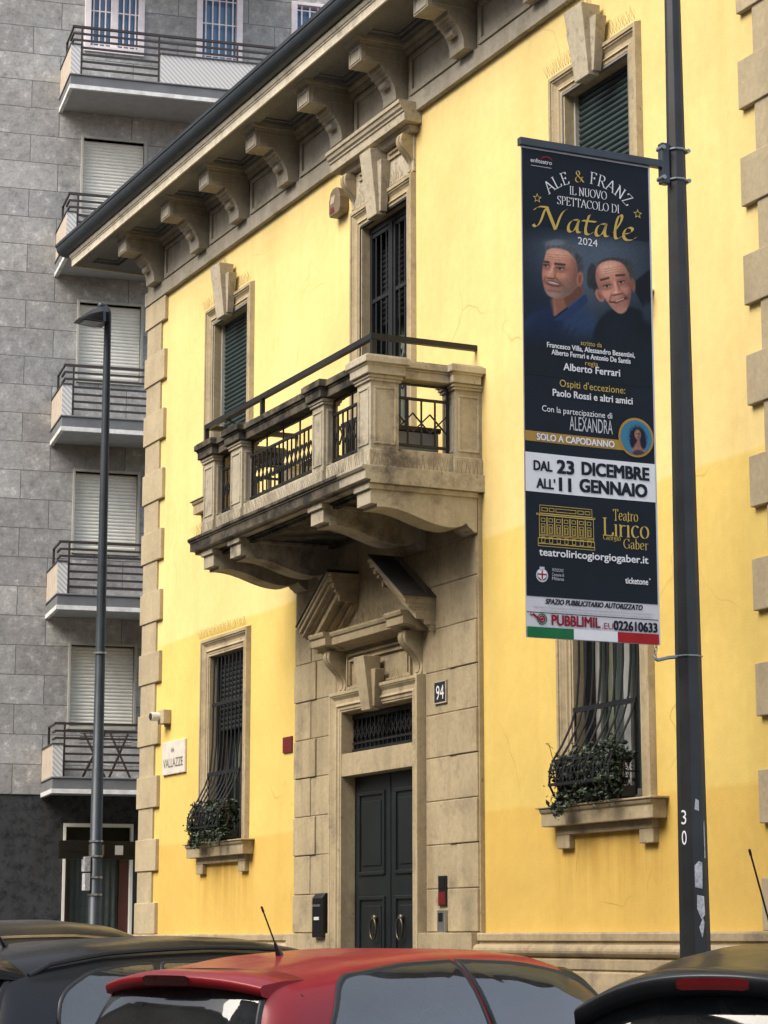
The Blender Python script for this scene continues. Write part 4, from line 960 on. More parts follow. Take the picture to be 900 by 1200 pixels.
BW, BH = 1.022, 3.36; BY0 = -2.155
B = thing('theatre_banner', 'tall dark blue theatre banner with gold lettering hanging from the octagonal pole', 'banner', (6.757, BY0 + BW / 2, 3.50))
def BP(u, v, d): # banner coordinates: u right, v down, d layer height in front of the vinyl
    return (d - .012 * math.sin(v * PI) * math.sin(u * PI) + .01 * (u - .5) * v, (u - .5) * BW, (1 - v) * BH)
def sheet(name, mat, d, u0, u1, v0, v1, nu=6, nv=8, parent=B, pts=None):
    mb = MB(); mb.grid([[BP(u0 + (u1 - u0) * i / nu, v0 + (v1 - v0) * j / nv, d) for i in range(nu + 1)] for j in range(nv + 1)]); return mb.build(name, mat, parent, norm=False)
vf = MB()
fr_, bk_ = [[BP(i / 6, -.012 + 1.015 * j / 24, 0) for i in range(7)] for j in range(25)], [[BP(i / 6, -.012 + 1.015 * j / 24, -.005) for i in range(7)] for j in range(25)]
vf.grid(fr_); vf.grid(bk_); vf.build('vinyl', 'fabric', B, norm=False)
sheet('printed_ground', 'pnavy', .003, .004, .985, .004, .921, 8, 40)
def poly(name, mat, d, pts): mb = MB(); mb.add([BP(u, v, d) for u, v in pts], [tuple(range(len(pts)))]); return mb.build(name, mat, B, norm=False)
AR = BW / BH
def btext(s, mat, u, v, W=None, H=None, bold=0, shear=0, d=.008, name='lettering'):
    vv, f = vtext(s, W, H, shear, 0); mb = MB(); k = bold * (H or .05)
    for i, (sx, sy) in enumerate(((0, 0), (-1, -.7), (1, .7), (-1, .7), (1, -.7), (-.5, 0), (.5, 0)) if bold else ((0, 0),)): mb.add([BP(u + (a + sx * k) / BW, v - (b + sy * k) / BH, d + .0002 * i) for a, b in vv], f)
    return mb.build(name, mat, B, norm=False)

# pen drawn serif letters: strokes swept with a broad nib
def arcp(cx, cy, rx, ry, a0, a1, n=14): return [(cx + rx * math.cos(R(a0 + (a1 - a0) * i / n)), cy + ry * math.sin(R(a0 + (a1 - a0) * i / n))) for i in range(n + 1)]
def bez(p0, p1, p2, p3, n=14):
    out = []
    for i in range(n + 1):
        t = i / n; b = ((1 - t) ** 3, 3 * t * (1 - t) ** 2, 3 * t * t * (1 - t), t ** 3)
        out.append(tuple(sum(c * p[k] for c, p in zip(b, (p0, p1, p2, p3))) for k in (0, 1)))
    return out
def sf2(x, y, w=.11): return [(x - w, y), (x + w, y)]
GL = {
 'A': (.80, [[(.06, 0), (.40, 1)], [(.40, 1), (.74, 0)], [(.19, .36), (.61, .36)], sf2(.06, 0), sf2(.74, 0)]),
 'L': (.66, [[(.16, 0), (.16, 1)], [(.04, 0), (.60, 0), (.62, .2)], sf2(.16, 1)]),
 'E': (.68, [[(.16, 0), (.16, 1)], [(.04, 0), (.58, 0), (.61, .18)], [(.04, 1), (.55, 1), (.57, .84)], [(.16, .52), (.44, .52)], [(.44, .43), (.44, .61)]]),
 'F': (.64, [[(.16, 0), (.16, 1)], [(.04, 1), (.56, 1), (.58, .84)], [(.16, .52), (.43, .52)], [(.43, .43), (.43, .61)], sf2(.16, 0)]),
 'R': (.76, [[(.16, 0), (.16, 1)], [(.04, 1), (.32, 1)] + arcp(.36, .75, .23, .25, 90, -90) + [(.16, .5)], [(.36, .5), (.68, 0)], sf2(.16, 0), sf2(.70, 0, .07)]),
 'N': (.82, [[(.16, 0), (.16, 1)], [(.14, 1), (.68, 0)], [(.68, 0), (.68, 1)], sf2(.16, 0), sf2(.10, 1, .09), sf2(.68, 1)]),
 'Z': (.70, [[(.10, .82), (.10, 1), (.58, 1), (.06, 0), (.60, 0), (.62, .19)]]),
 'I': (.34, [[(.17, 0), (.17, 1)], sf2(.17, 0), sf2(.17, 1)]),
 'U': (.80, [[(.16, 1), (.16, .3)] + arcp(.40, .29, .24, .29, 180, 360) + [(.64, 1)], sf2(.16, 1), sf2(.64, 1)]),
 'O': (.86, [arcp(.43, .5, .36, .5, 60, 420, 26)]),
 'V': (.78, [[(.08, 1), (.39, 0), (.70, 1)], sf2(.08, 1), sf2(.70, 1)]),
 'S': (.60, [bez((.50, .80), (.48, 1.06), (.10, 1.06), (.11, .76)) + bez((.11, .76), (.12, .52), (.52, .52), (.52, .25)) + bez((.52, .25), (.52, -.06), (.10, -.08), (.07, .22)), [(.50, .78), (.50, 1)], [(.07, 0), (.07, .22)]]),
 'P': (.66, [[(.16, 0), (.16, 1)], [(.04, 1), (.32, 1)] + arcp(.35, .74, .23, .26, 90, -90) + [(.16, .48)], sf2(.16, 0)]),
 'T': (.70, [[(.35, 0), (.35, 1)], [(.06, .82), (.06, 1), (.64, 1), (.64, .82)], sf2(.35, 0)]),
 'C': (.76, [arcp(.43, .5, .35, .5, 48, 318, 24), [(.66, .74), (.66, .98)]]),
 'D': (.82, [[(.16, 0), (.16, 1)], [(.04, 1), (.34, 1)] + arcp(.36, .5, .37, .5, 90, -90, 18) + [(.04, 0)]]),
 'G': (.82, [arcp(.43, .5, .35, .5, 50, 330, 24), [(.70, .05), (.70, .42)], sf2(.70, .42, .1), [(.67, .74), (.67, .98)]]),
 '&': (.86, [[(.80, 0), (.26, .70)] + arcp(.38, .80, .15, .19, 200, -40, 12) + bez((.50, .68), (.40, .52), (.06, .48), (.08, .22)) + bez((.08, .22), (.10, -.06), (.56, -.10), (.70, .44)), sf2(.72, .44, .09)]),
 'e': (.56, [[(.09, .34), (.47, .38)] + arcp(.28, .34, .20, .34, 10, 320, 20)]),
 'a': (.54, [bez((.08, .52), (.14, .72), (.42, .70), (.40, .44)) + [(.40, .10), (.50, .02)], bez((.40, .42), (.02, .42), (.02, -.04), (.24, -.01)) + [(.40, .14)]]),
 't': (.38, [[(.17, .86), (.17, .14)] + bez((.17, .14), (.18, -.02), (.30, -.02), (.36, .10)), [(.04, .64), (.34, .64)]]),
 'r': (.44, [[(.14, 0), (.14, .66)], bez((.14, .46), (.20, .64), (.30, .70), (.40, .60)), sf2(.14, 0, .09), sf2(.10, .66, .05)]),
 'o': (.58, [arcp(.29, .33, .22, .35, 60, 420, 22)]),
 'i': (.28, [[(.14, 0), (.14, .66)], sf2(.14, 0, .09), sf2(.10, .66, .05), [(.13, .90), (.15, .90)], [(.14, .88), (.14, .93)]]),
 'c': (.52, [arcp(.29, .33, .21, .35, 45, 315, 18)]),
 'g': (.54, [arcp(.25, .44, .16, .23, 0, 360, 18), bez((.14, .25), (.0, .10), (.48, .16), (.46, -.06)) + bez((.46, -.06), (.44, -.30), (.02, -.30), (.06, -.08)), [(.38, .60), (.52, .66)]]),
 'b': (.58, [[(.14, .0), (.14, 1.0)], arcp(.30, .33, .19, .34, 150, -150, 18), sf2(.10, 1.0, .05)]),
 ' ': (.34, []),
}
def pen(mb, strokes, F, nibx, niby):
    for s in strokes:
        for (a, b) in zip(s[:-1], s[1:]):
            q = [(a[0] - nibx, a[1] - niby), (a[0] + nibx, a[1] + niby), (b[0] + nibx, b[1] + niby), (b[0] - nibx, b[1] - niby)]
            mb.add([F(*p) for p in q], [(0, 1, 2, 3)])
            q = [(a[0], a[1] - .022), (a[0], a[1] + .022), (b[0], b[1] + .022), (b[0], b[1] - .022)]
            if abs(a[1] - b[1]) < .25 * abs(a[0] - b[0]) + 1e-6: mb.add([F(*p) for p in q], [(0, 1, 2, 3)])
def serif(s, mat, u, v, W, H, nib=.055, d=.008, parent=B, name='lettering', H2=None):
    """one line of pen letters centred at u,v; W width in metres, H cap height in metres"""
    tot = sum(GL[c][0] for c in s); k = W / tot; x = -W / 2; mb = MB()
    for c in s:
        pen(mb, GL[c][1], lambda a, b, x=x: BP(u + (x + a * k) / BW, v - (b - .5) * H / BH, d), nib, .012); x += GL[c][0] * k
    return mb.build(name, mat, parent, norm=False)
# arched headline
mb1, mb2 = MB(), MB(); cx, cv = .508, .0455; RR = .475 * BW; hh = .083
for c, ang in (('A', -39.5), ('L', -31), ('E', -22.5), ('&', -8.5), ('F', 5.0), ('R', 13.2), ('A', 22), ('N', 31.5), ('Z', 40.5)):
    a = R(ang); wd = GL[c][0] * .087
    def F(px, py, a=a, wd=wd, c=c):
        x = (px / GL[c][0] - .5) * wd; y = RR + (py - .5) * hh; X = x * math.cos(a) + y * math.sin(a); Y = -x * math.sin(a) + y * math.cos(a)
        return BP(cx + X / BW, cv - (Y - RR) / BH, .008)
    pen(mb2 if c == '&' else mb1, GL[c][1], F, .05, .018)
mb1.build('headline', 'pwhite', B, norm=False); mb2.build('ampersand', 'pgold', B, norm=False)
serif('IL NUOVO', 'pwhite', .508, .079, .298, .058); serif('SPETTACOLO DI', 'pwhite', .508, .1035, .495, .058)
def star(u, v, r):
    mb = MB(); pts = [(u + (r if i % 2 == 0 else r * .45) * math.sin(i * PI / 5) / BW, v - (r if i % 2 == 0 else r * .45) * math.cos(i * PI / 5) / BH) for i in range(10)]
    q = [(u + (p[0] - u) * .68, v + (p[1] - v) * .68) for p in pts]
    for i in range(10): j = (i + 1) % 10; mb.add([BP(*pts[i], .008), BP(*pts[j], .008), BP(*q[j], .008), BP(*q[i], .008)], [(0, 1, 2, 3)])
    mb.build('gold_star', 'pgold', B, norm=False)
star(.115, .107, .036); star(.893, .108, .036)
# brush lettering
NA = MB()
SW = [  # letters of the gold word, x 0..4.1, cap height 1
 bez((-.05, .10), (.02, -.10), (.16, .0), (.30, .55)) + bez((.30, .55), (.38, .9), (.44, 1.0), (.50, .98)), bez((.0, .80), (.10, 1.04), (.36, 1.02), (.48, 1.0)), [(.46, 1.0), (.78, .0)], bez((.78, .0), (.92, .5), (1.0, .95), (1.22, 1.06)),
 bez((1.62, .62), (1.28, .70), (1.16, .0), (1.34, .0)) + bez((1.34, .0), (1.48, .0), (1.58, .30), (1.66, .62)), bez((1.66, .62), (1.54, .1), (1.58, -.04), (1.74, .06)),
 bez((2.06, .95), (1.90, .40), (1.84, -.02), (2.00, .0)) + bez((2.00, .0), (2.08, .0), (2.14, .08), (2.18, .14)), [(1.80, .64), (2.30, .66)],
 bez((2.66, .62), (2.32, .70), (2.20, .0), (2.38, .0)) + bez((2.38, .0), (2.52, .0), (2.62, .30), (2.70, .62)), bez((2.70, .62), (2.58, .1), (2.62, -.04), (2.78, .06)),
 bez((2.98, .30), (3.22, .70), (3.40, 1.16), (3.24, 1.18)) + bez((3.24, 1.18), (3.10, 1.18), (2.92, .0), (3.08, .0)) + bez((3.08, .0), (3.16, .0), (3.22, .08), (3.26, .14)),
 bez((3.36, .28), (3.72, .34), (3.78, .64), (3.58, .63)) + bez((3.58, .63), (3.34, .6), (3.24, .0), (3.50, .0)) + bez((3.50, .0), (3.66, .0), (3.76, .12), (3.82, .2))]
kx = .80 / 3.9; pen(NA, SW, lambda a, b: BP(.478 + (a - 1.88) * kx, .1455 - (b - .5) * .148 / BH, .008), .052, .045); NA.build('gold_script', 'pgold', B, norm=False)
btext('2024', 'pwhite', .50, .183, W=.155, H=.052)
btext('enfiteatro', 'pwhite', .148, .0275, W=.165, H=.030); sheet('underline', 'psilver', .0075, .07, .225, .0385, .0395, 2, 1)
mb = MB(); pts = arcp(.19, .024, .045, .009, 20, 160, 10)
for a, b in zip(pts[:-1], pts[1:]): mb.add([BP(a[0], 2 * .024 - a[1], .0075), BP(b[0], 2 * .024 - b[1], .0075), BP(b[0], 2 * .024 - b[1] + .003, .0075), BP(a[0], 2 * .024 - a[1] + .003, .0075)], [(0, 1, 2, 3)])
mb.build('logo_arc', 'pdred', B, norm=False)

# the printed photograph of two smiling men, as coloured mesh points
def paint(X, Y):
    def ss(e0, e1, x): t = np.clip((x - e0) / (e1 - e0), 0, 1); return t * t * (3 - 2 * t)
    img = np.zeros(X.shape + (3,)); 
    def hashn(ix, iy): return np.modf(np.abs(np.sin(ix * 127.1 + iy * 311.7) * 43758.5453))[0]
    def nz(x, y):
        ix, iy = np.floor(x), np.floor(y); fx, fy = x - ix, y - iy; fx = fx * fx * (3 - 2 * fx); fy = fy * fy * (3 - 2 * fy)
        return (hashn(ix, iy) * (1 - fx) + hashn(ix + 1, iy) * fx) * (1 - fy) + (hashn(ix, iy + 1) * (1 - fx) + hashn(ix + 1, iy + 1) * fx) * fy
    def E(cx, cy, rx, ry, rot=0, soft=.15):
        c, s = math.cos(R(rot)), math.sin(R(rot)); dx, dy = X - cx, Y - cy
        a, b = (dx * c + dy * s) / rx, (-dx * s + dy * c) / ry
        return 1 - ss(1 - soft, 1 + soft, np.sqrt(a * a + b * b))
    def put(m, col, k=1.0):
        nonlocal img; m = (m * k)[..., None]; img = img * (1 - m) + np.array(col, float) * m
    def P(pts, soft=6):   # convex polygon mask, clockwise on screen
        acc = np.full(X.shape, 1e-30); rk = 9.0 if len(pts) > 7 else 2.5
        for (x0, y0), (x1, y1) in zip(pts, pts[1:] + pts[:1]):
            l = math.hypot(x1 - x0, y1 - y0); acc = acc + np.exp(np.clip(-(-(X - x0) * (y1 - y0) + (Y - y0) * (x1 - x0)) / l / rk, -60, 60))
        return ss(-soft, soft, -rk * np.log(acc))
    def S(x0, y0, x1, y1, w, soft=.5):  # stroke
        dx, dy = x1 - x0, y1 - y0; t = np.clip(((X - x0) * dx + (Y - y0) * dy) / (dx * dx + dy * dy), 0, 1)
        d = np.hypot(X - x0 - t * dx, Y - y0 - t * dy); return 1 - ss(w * (1 - soft), w * (1 + soft), d)
    n1 = nz(X / 9, Y / 9); n2 = nz(X / 4, Y / 14); n3 = nz(X / 60, Y / 60)
    img[:] = (26, 32, 40)
    put(E(450, 190, 330, 330, 0, .8), (84, 96, 110), .9); put(E(120, 560, 200, 260, 0, .7), (30, 40, 54), .8)
    hair = .72 + .28 * nz(X / 5 + Y / 9, Y / 22 - X / 30)
    def grain(m, col, k=1.0):   # hair: strand noise inside a mask
        nonlocal img; mm = (m * k)[..., None]; img = img * (1 - mm) + np.array(col, float) * hair[..., None] * mm
    # left man: jacket, neck, head turned to the left
    put(E(262, 690, 236, 215, 0, .05), (36, 52, 82)); put(E(390, 560, 100, 130, -25, .25), (46, 64, 94), .8); put(E(180, 650, 100, 180, 15, .5), (26, 38, 62), .8)
    for k in range(4): put(S(250 + 40 * k, 560 + 14 * k, 215 + 30 * k, 700, 7, .9), (26, 38, 62), .5)
    put(P([(236, 410), (400, 330), (424, 395), (318, 478), (244, 540)], 5), (138, 92, 74)); put(P([(300, 420), (400, 340), (424, 395), (318, 478)], 9), (92, 60, 50), .75); put(S(236, 440, 250, 520, 12, .9), (166, 112, 92), .6)
    put(P([(424, 380), (446, 440), (330, 545), (238, 560), (244, 536), (322, 476)], 5), (40, 57, 88)); put(S(424, 392, 322, 482, 4), (64, 82, 112), .8); put(S(322, 482, 246, 540, 4), (18, 24, 38), .9)
    grain(P([(183, 150), (197, 98), (245, 72), (315, 78), (375, 112), (413, 175), (420, 245), (404, 290), (340, 285), (220, 200)], 5), (98, 104, 110)); grain(P([(372, 150), (413, 180), (420, 245), (404, 290), (376, 290)], 8), (70, 74, 79), .8); put(E(255, 96, 60, 18, -6, .6), (134, 143, 150), .55)
    F = P([(200, 138), (250, 122), (330, 140), (378, 196), (390, 290), (383, 350), (345, 400), (290, 428), (228, 427), (190, 398), (172, 330), (167, 262), (181, 200)], 5)
    q = lambda m, c, k=1.0: put(m * F, c, k)
    put(F, (190, 132, 108))
    q(E(262, 165, 74, 34, 5, .8), (218, 164, 138), .85); q(E(205, 300, 30, 26, 0, .9), (218, 152, 128), .8); q(E(306, 306, 36, 30, 0, .9), (206, 142, 118), .6); q(E(395, 300, 62, 170, 6, .8), (116, 76, 62), .85); q(E(170, 360, 26, 90, 0, .9), (140, 92, 76), .6)
    q(E(262, 412, 120, 56, 4, .6), (132, 108, 98), .75); q(E(330, 380, 70, 60, -30, .7), (112, 88, 78), .6); q(E(240, 402, 40, 20, 0, .8), (176, 138, 122), .6); q(E(262, 324, 70, 16, 8, .8), (134, 100, 88), .55)
    for cx, cy, wd in ((198, 234, 17), (282, 249, 22)):
        q(E(cx, cy - 2, wd * 1.7, 19, 8, .7), (130, 84, 70), .75); q(E(cx, cy + 18, wd * 1.2, 7, 8, .8), (152, 102, 86), .8); q(E(cx, cy + 1, wd * .85, 5.5, 8, .35), (168, 154, 146)); q(E(cx - 2, cy, 7, 6.5, 0, .4), (34, 28, 30)); q(S(cx - wd, cy - 3, cx + wd, cy - 3, 3.2, .8), (52, 36, 32)); q(S(cx + wd, cy + 2, cx + wd + 16, cy + 8, 2, .9), (130, 86, 72), .8)
    q(S(176, 212, 214, 214, 6, .8), (66, 52, 48)); q(S(254, 222, 308, 226, 6.5, .8), (66, 52, 48))
    for k in range(3): q(S(205, 166 + 14 * k, 330, 172 + 15 * k, 2.2, .9), (158, 106, 86), .6)
    q(S(238, 236, 220, 288, 8, .9), (226, 166, 142), .75); q(S(254, 252, 250, 296, 7, .95), (142, 92, 76), .65); q(E(224, 296, 22, 13, 5, .6), (196, 132, 110)); q(S(206, 309, 244, 311, 4, .8), (96, 58, 50), .9); q(E(218, 291, 9, 6, 0, .8), (228, 174, 150), .8)
    q(S(248, 300, 300, 352, 5, .95), (120, 78, 66), .75); q(S(196, 302, 180, 340, 4, .95), (126, 82, 68), .75)
    q(E(240, 341, 46, 17, 11, .3), (108, 58, 51)); q(E(239, 338, 35, 7.5, 11, .4), (196, 182, 172)); q(S(196, 333, 284, 350, 2.2, .8), (120, 74, 66), .6); q(E(242, 364, 36, 7, 9, .7), (170, 108, 96), .8); q(S(212, 382, 280, 388, 5, .95), (112, 82, 74), .6)
    put(E(397, 306, 19, 42, 6, .18), (164, 108, 90)); put(E(397, 308, 9, 27, 6, .6), (112, 68, 56), .8); put(S(386, 345, 396, 350, 4, .9), (150, 98, 82), .8)
    # right man: dark pullover, tilted head, receding hair
    put(E(665, 690, 200, 225, 0, .06), (20, 25, 33)); put(P([(700, 330), (830, 225), (830, 420), (770, 470)]), (22, 27, 34)); put(E(610, 600, 90, 110, 0, .7), (29, 36, 46), .7); put(E(800, 500, 40, 60, 0, .5), (46, 56, 68), .8)
    grain(E(612, 240, 112, 66, 4, .14), (70, 70, 72)); grain(E(466, 288, 27, 76, 6, .2), (62, 61, 62)); grain(E(482, 345, 16, 40, -12, .3), (56, 55, 56)); grain(E(697, 262, 27, 84, -10, .2), (74, 73, 74))
    put(E(512, 402, 22, 40, -26, .18), (172, 114, 96)); put(E(514, 404, 10, 24, -26, .6), (120, 76, 64), .7); put(E(711, 335, 13, 42, -6, .25), (128, 84, 70))
    F = P([(500, 222), (548, 190), (610, 186), (660, 208), (690, 262), (705, 330), (702, 400), (688, 462), (662, 505), (636, 516), (598, 500), (556, 452), (522, 400), (494, 340), (484, 278)], 5)
    put(F, (188, 130, 108))
    q(E(565, 238, 58, 38, -12, .85), (224, 172, 148), .9); q(E(705, 390, 56, 150, -6, .8), (112, 74, 62), .9); q(E(500, 330, 30, 90, -14, .9), (150, 100, 82), .7); q(E(556, 392, 28, 24, 0, .9), (216, 152, 130), .8); q(E(662, 366, 24, 24, 0, .9), (202, 138, 118), .7); q(E(636, 486, 40, 18, -12, .8), (190, 138, 118), .7); q(E(610, 470, 80, 40, -14, .8), (146, 108, 94), .55)
    for cx, cy, wd in ((556, 345, 19), (640, 320, 19)):
        q(E(cx, cy - 3, wd * 1.7, 20, -14, .7), (130, 86, 72), .75); q(E(cx + 2, cy + 17, wd * 1.1, 7, -14, .8), (150, 102, 86), .8); q(E(cx, cy, wd * .85, 6.5, -12, .35), (172, 160, 152)); q(E(cx, cy, 7, 7, 0, .4), (32, 27, 29)); q(S(cx - wd, cy - 1, cx + wd, cy - 9, 3.2, .8), (54, 38, 34))
    q(S(522, 310, 566, 296, 6, .8), (62, 48, 46)); q(S(612, 280, 660, 276, 6, .8), (62, 48, 46))
    for k in range(3): q(S(540, 246 + k * 14, 648, 222 + k * 14, 2.4, .9), (152, 102, 84), .6)
    q(S(602, 322, 614, 374, 8, .9), (226, 170, 146), .75); q(S(622, 330, 632, 380, 7, .95), (140, 92, 78), .65); q(E(614, 386, 25, 15, -12, .6), (196, 132, 112)); q(S(592, 400, 640, 389, 4.5, .8), (98, 60, 52), .9); q(E(606, 380, 9, 7, 0, .8), (230, 178, 154), .8)
    q(S(582, 394, 568, 440, 5, .95), (122, 80, 68), .75); q(S(646, 382, 682, 420, 5, .95), (114, 74, 64), .75)
    q(S(574, 440, 612, 440, 4.5, .8), (92, 48, 44)); q(S(606, 440, 668, 414, 8, .6), (92, 46, 43)); q(S(608, 435, 652, 419, 3.4, .7), (190, 176, 166)); q(S(608, 456, 662, 436, 5, .9), (166, 106, 94), .8)
    fade = ss(560, 740, Y)[..., None]; img = img * (1 - fade) + np.array((26, 32, 40)) * fade
    ft = ss(40, -60, Y)[..., None] if False else (1 - ss(-40, 120, Y))[..., None]; img = img * (1 - ft) + np.array((26, 32, 40)) * ft
    img *= (.95 + .1 * n1[..., None])
    s = img / 255; return np.where(s <= .04045, s / 12.92, ((s + .055) / 1.055) ** 2.4)
def photo(name, u0, u1, v0, v1, nu, nv, colour, d, mask=None):
    us = np.linspace(u0, u1, nu + 1); vs_ = np.linspace(v0, v1, nv + 1); U, Vv = np.meshgrid(us, vs_)
    col = colour(U, Vv) * 1.0
    mb = MB(); mb.grid([[BP(u, v, d) for u in us] for v in vs_]); o = mb.build(name, 'photo', B, norm=False)
    a = o.data.color_attributes.new('print', 'FLOAT_COLOR', 'POINT')
    a.data.foreach_set('color', np.concatenate([col.reshape(-1, 3), np.ones((col.shape[0] * col.shape[1], 1))], 1).astype(np.float32).ravel()); return o
def c_men(U, Vv):
    y = (174.5 + 18 * U) + Vv * (568 - 5 * U); return paint(62 + 765 * U, (y - 270) * 5)
photo('printed_photograph', .005, .984, .165, .475, 250, 270, c_men, .0045)
btext('scritto da', 'pgold', .517, .3965, W=.165, H=.034); btext('Francesco Villa, Alessandro Besentini,', 'pwhite', .513, .4095, W=.685, H=.036, bold=.03)
btext('Alberto Ferrari e Antonio De Santis', 'pwhite', .513, .4235, W=.615, H=.036, bold=.03); btext('regia', 'pgold', .517, .4375, W=.10, H=.033)
btext('Alberto Ferrari', 'pwhite', .517, .4505, W=.44, H=.050, bold=.03); btext("Ospiti d'eccezione:", 'pgold', .52, .4855, W=.51, H=.050)
btext('Paolo Rossi e altri amici', 'pwhite', .52, .5065, W=.62, H=.048, bold=.03); btext('Con la partecipazione di', 'pwhite', .40, .5415, W=.545, H=.042)
btext('ALEXANDRA', 'psilver', .505, .5655, W=.335, H=.098)
sheet('ochre_stripe', 'pgold2', .0055, .004, .80, .590, .6105); btext('SOLO A CAPODANNO', 'pwhite', .385, .6005, W=.60, H=.045, bold=.04, d=.009)
mb = MB(); mb.add([BP(.845 + .134 * math.cos(a), .582 + .134 * AR * math.sin(a), .0085) for a in [i * PI / 24 for i in range(48)]], [tuple(range(48))]); mb.build('gold_ring', 'pgold2', B, norm=False)
def c_lady(U, Vv):
    x, y = (U - .845) / .118, (Vv - .582) / (.118 * AR); im = np.zeros(U.shape + (3,)); im[:] = (.045, .19, .30)
    def e(cx, cy, rx, ry, c, s=.2):
        nonlocal im; r = np.sqrt(((x - cx) / rx) ** 2 + ((y - cy) / ry) ** 2); m = np.clip((1 + s - r) / (2 * s), 0, 1)[..., None]; im = im * (1 - m) + np.array(c) * m
    rough = .06 * np.sin(x * 23 + 3 * np.sin(y * 17)) 
    e(.10, -.02, .56 + rough, .66 + rough, (.012, .010, .022)); e(.14, .75, .42, .42, (.30, .15, .11)); e(.14, .35, .13, .25, (.25, .12, .09)); e(.10, -.18, .20, .28, (.34, .18, .13)); e(.20, -.12, .10, .24, (.20, .10, .08))
    e(.14, .95, .40, .26, (.05, .04, .07)); e(.45, .25, .2, .4, (.015, .012, .03)); e(-.25, .25, .17, .38, (.015, .012, .03)); e(.03, -.22, .05, .03, (.03, .02, .02)); e(.18, -.22, .05, .03, (.03, .02, .02)); e(.10, -.02, .07, .03, (.25, .03, .04))
    return im
o = photo('portrait_disc', .845 - .118, .845 + .118, .582 - .118 * AR, .582 + .118 * AR, 60, 60, c_lady, .0105)
bm = bmesh.new(); bm.from_mesh(o.data)
kill = [f for f in bm.faces if ((f.calc_center_median().y / BW + .5 - .845) / .118) ** 2 + (((1 - f.calc_center_median().z / BH) - .582) / (.118 * AR)) ** 2 > .985]
bmesh.ops.delete(bm, geom=kill, context='FACES'); bm.to_mesh(o.data); bm.free()
sheet('white_band', 'pwhite', .0055, .004, .985, .6335, .7125)
btext('DAL', 'pblack', .135, .6590, W=.140, H=.066, bold=.045, d=.009); btext('23', 'pblack', .305, .6570, W=.125, H=.088, bold=.06, d=.009); btext('DICEMBRE', 'pblack', .683, .6555, W=.515, H=.086, bold=.06, d=.009)
btext("ALL'", 'pblack', .155, .6945, W=.140, H=.066, bold=.045, d=.009); btext('11', 'pblack', .300, .6925, W=.085, H=.088, bold=.06, d=.009); btext('GENNAIO', 'pblack', .665, .6905, W=.515, H=.086, bold=.06, d=.009)
# theatre facade in gold line
th = MB()
def lr(u0, u1, v0, v1, w=.0035):
    ww, hh = w, w * AR
    for r in ((u0, u1, v0, v0 + hh), (u0, u1, v1 - hh, v1), (u0, u0 + ww, v0 + hh, v1 - hh), (u1 - ww, u1, v0 + hh, v1 - hh)): th.add([BP(r[0], r[2], .008), BP(r[1], r[2], .008), BP(r[1], r[3], .008), BP(r[0], r[3], .008)], [(0, 1, 2, 3)])
ua, ub = .09, .51; va = .738
lr(ua + .015, ub - .01, va, va + .017); lr(ua - .01, ub + .012, va + .017, va + .0205); lr(ua + .01, ub, va + .0205, va + .066); lr(ua + .01, ub, va + .0585, va + .062); lr(ua, ub + .005, va + .066, va + .0765 + .001); lr(ua + .0, ub + .006, va + .077, va + .083)
for r in ((ua + .03, ua + .075), (ua + .085, ua + .125), (ua + .135, ub - .13), (ub - .12, ub - .075), (ub - .065, ub - .025)): lr(r[0], r[1], va + .005, va + .0125)
for i in range(7):
    c = ua + .04 + i * .0575; lr(c - .016, c + .016, va + .026, va + .0335); lr(c - .016, c + .016, va + .0375, va + .0565); lr(c - .009, c + .009, va + .0425, va + .0565); lr(c - .014, c + .014, va + .0635, va + .0755)
    if i < 6: lr(c + .025, c + .033, va + .024, va + .058)
th.build('theatre_drawing', 'pgold', B, norm=False)
serif('Teatro', 'pgold', .752, .7445, .195, .072); serif('Lirico', 'pgold', .752, .7705, .365, .118); serif('Giorgio', 'pgold', .645, .792, .135, .036); serif('Gaber', 'pgold', .825, .802, .195, .066)
btext('teatroliricogiorgiogaber.it', 'pwhite', .507, .832, W=.835, H=.050, bold=.03)
# city crest: shield with a red cross in a wreath
def disc(name, mat, u, v, r, d, n=20, r0=0):
    mb = MB(); pts = [(u + r * math.cos(i * 2 * PI / n) / BW, v + r * math.sin(i * 2 * PI / n) / BH) for i in range(n)]
    if r0:
        q = [(u + r0 * math.cos(i * 2 * PI / n) / BW, v + r0 * math.sin(i * 2 * PI / n) / BH) for i in range(n)]
        for i in range(n): j = (i + 1) % n; mb.add([BP(*pts[i], d), BP(*pts[j], d), BP(*q[j], d), BP(*q[i], d)], [(0, 1, 2, 3)])
    else: mb.add([BP(*p, d) for p in pts], [tuple(range(n))])
    return mb.build(name, mat, B, norm=False)
disc('crest_wreath', 'psilver', .118, .879, .046, .0065, 16, .035); poly('crest_shield', 'pwhite', .0075, [(.088, .869), (.148, .869), (.148, .882), (.118, .889), (.088, .882)])
sheet('crest_cross', 'pred', .009, .113, .123, .8695, .887, 1, 1); sheet('crest_cross', 'pred', .0093, .0885, .1475, .8755, .8785, 1, 1); sheet('crest_crown', 'psilver', .0075, .1, .136, .862, .867, 1, 1)
for s, v, W in (('PATROCINIO', .8665, .085), ('Comune di', .8755, .09), ('Milano', .8835, .09)): btext(s, 'psilver', .235, v, W=W, H=.022)
btext('ticketone', 'pwhite', .825, .8765, W=.175, H=.042, bold=.03); disc('ring_mark', 'pwhite', .925, .871, .006, .008, 10, .003)
btext('SPAZIO PUBBLICITARIO AUTORIZZATO', 'pblack', .505, .9295, W=.74, H=.034, bold=.05, shear=.25, d=.005)
rnd = random.Random(2); fl = MB()
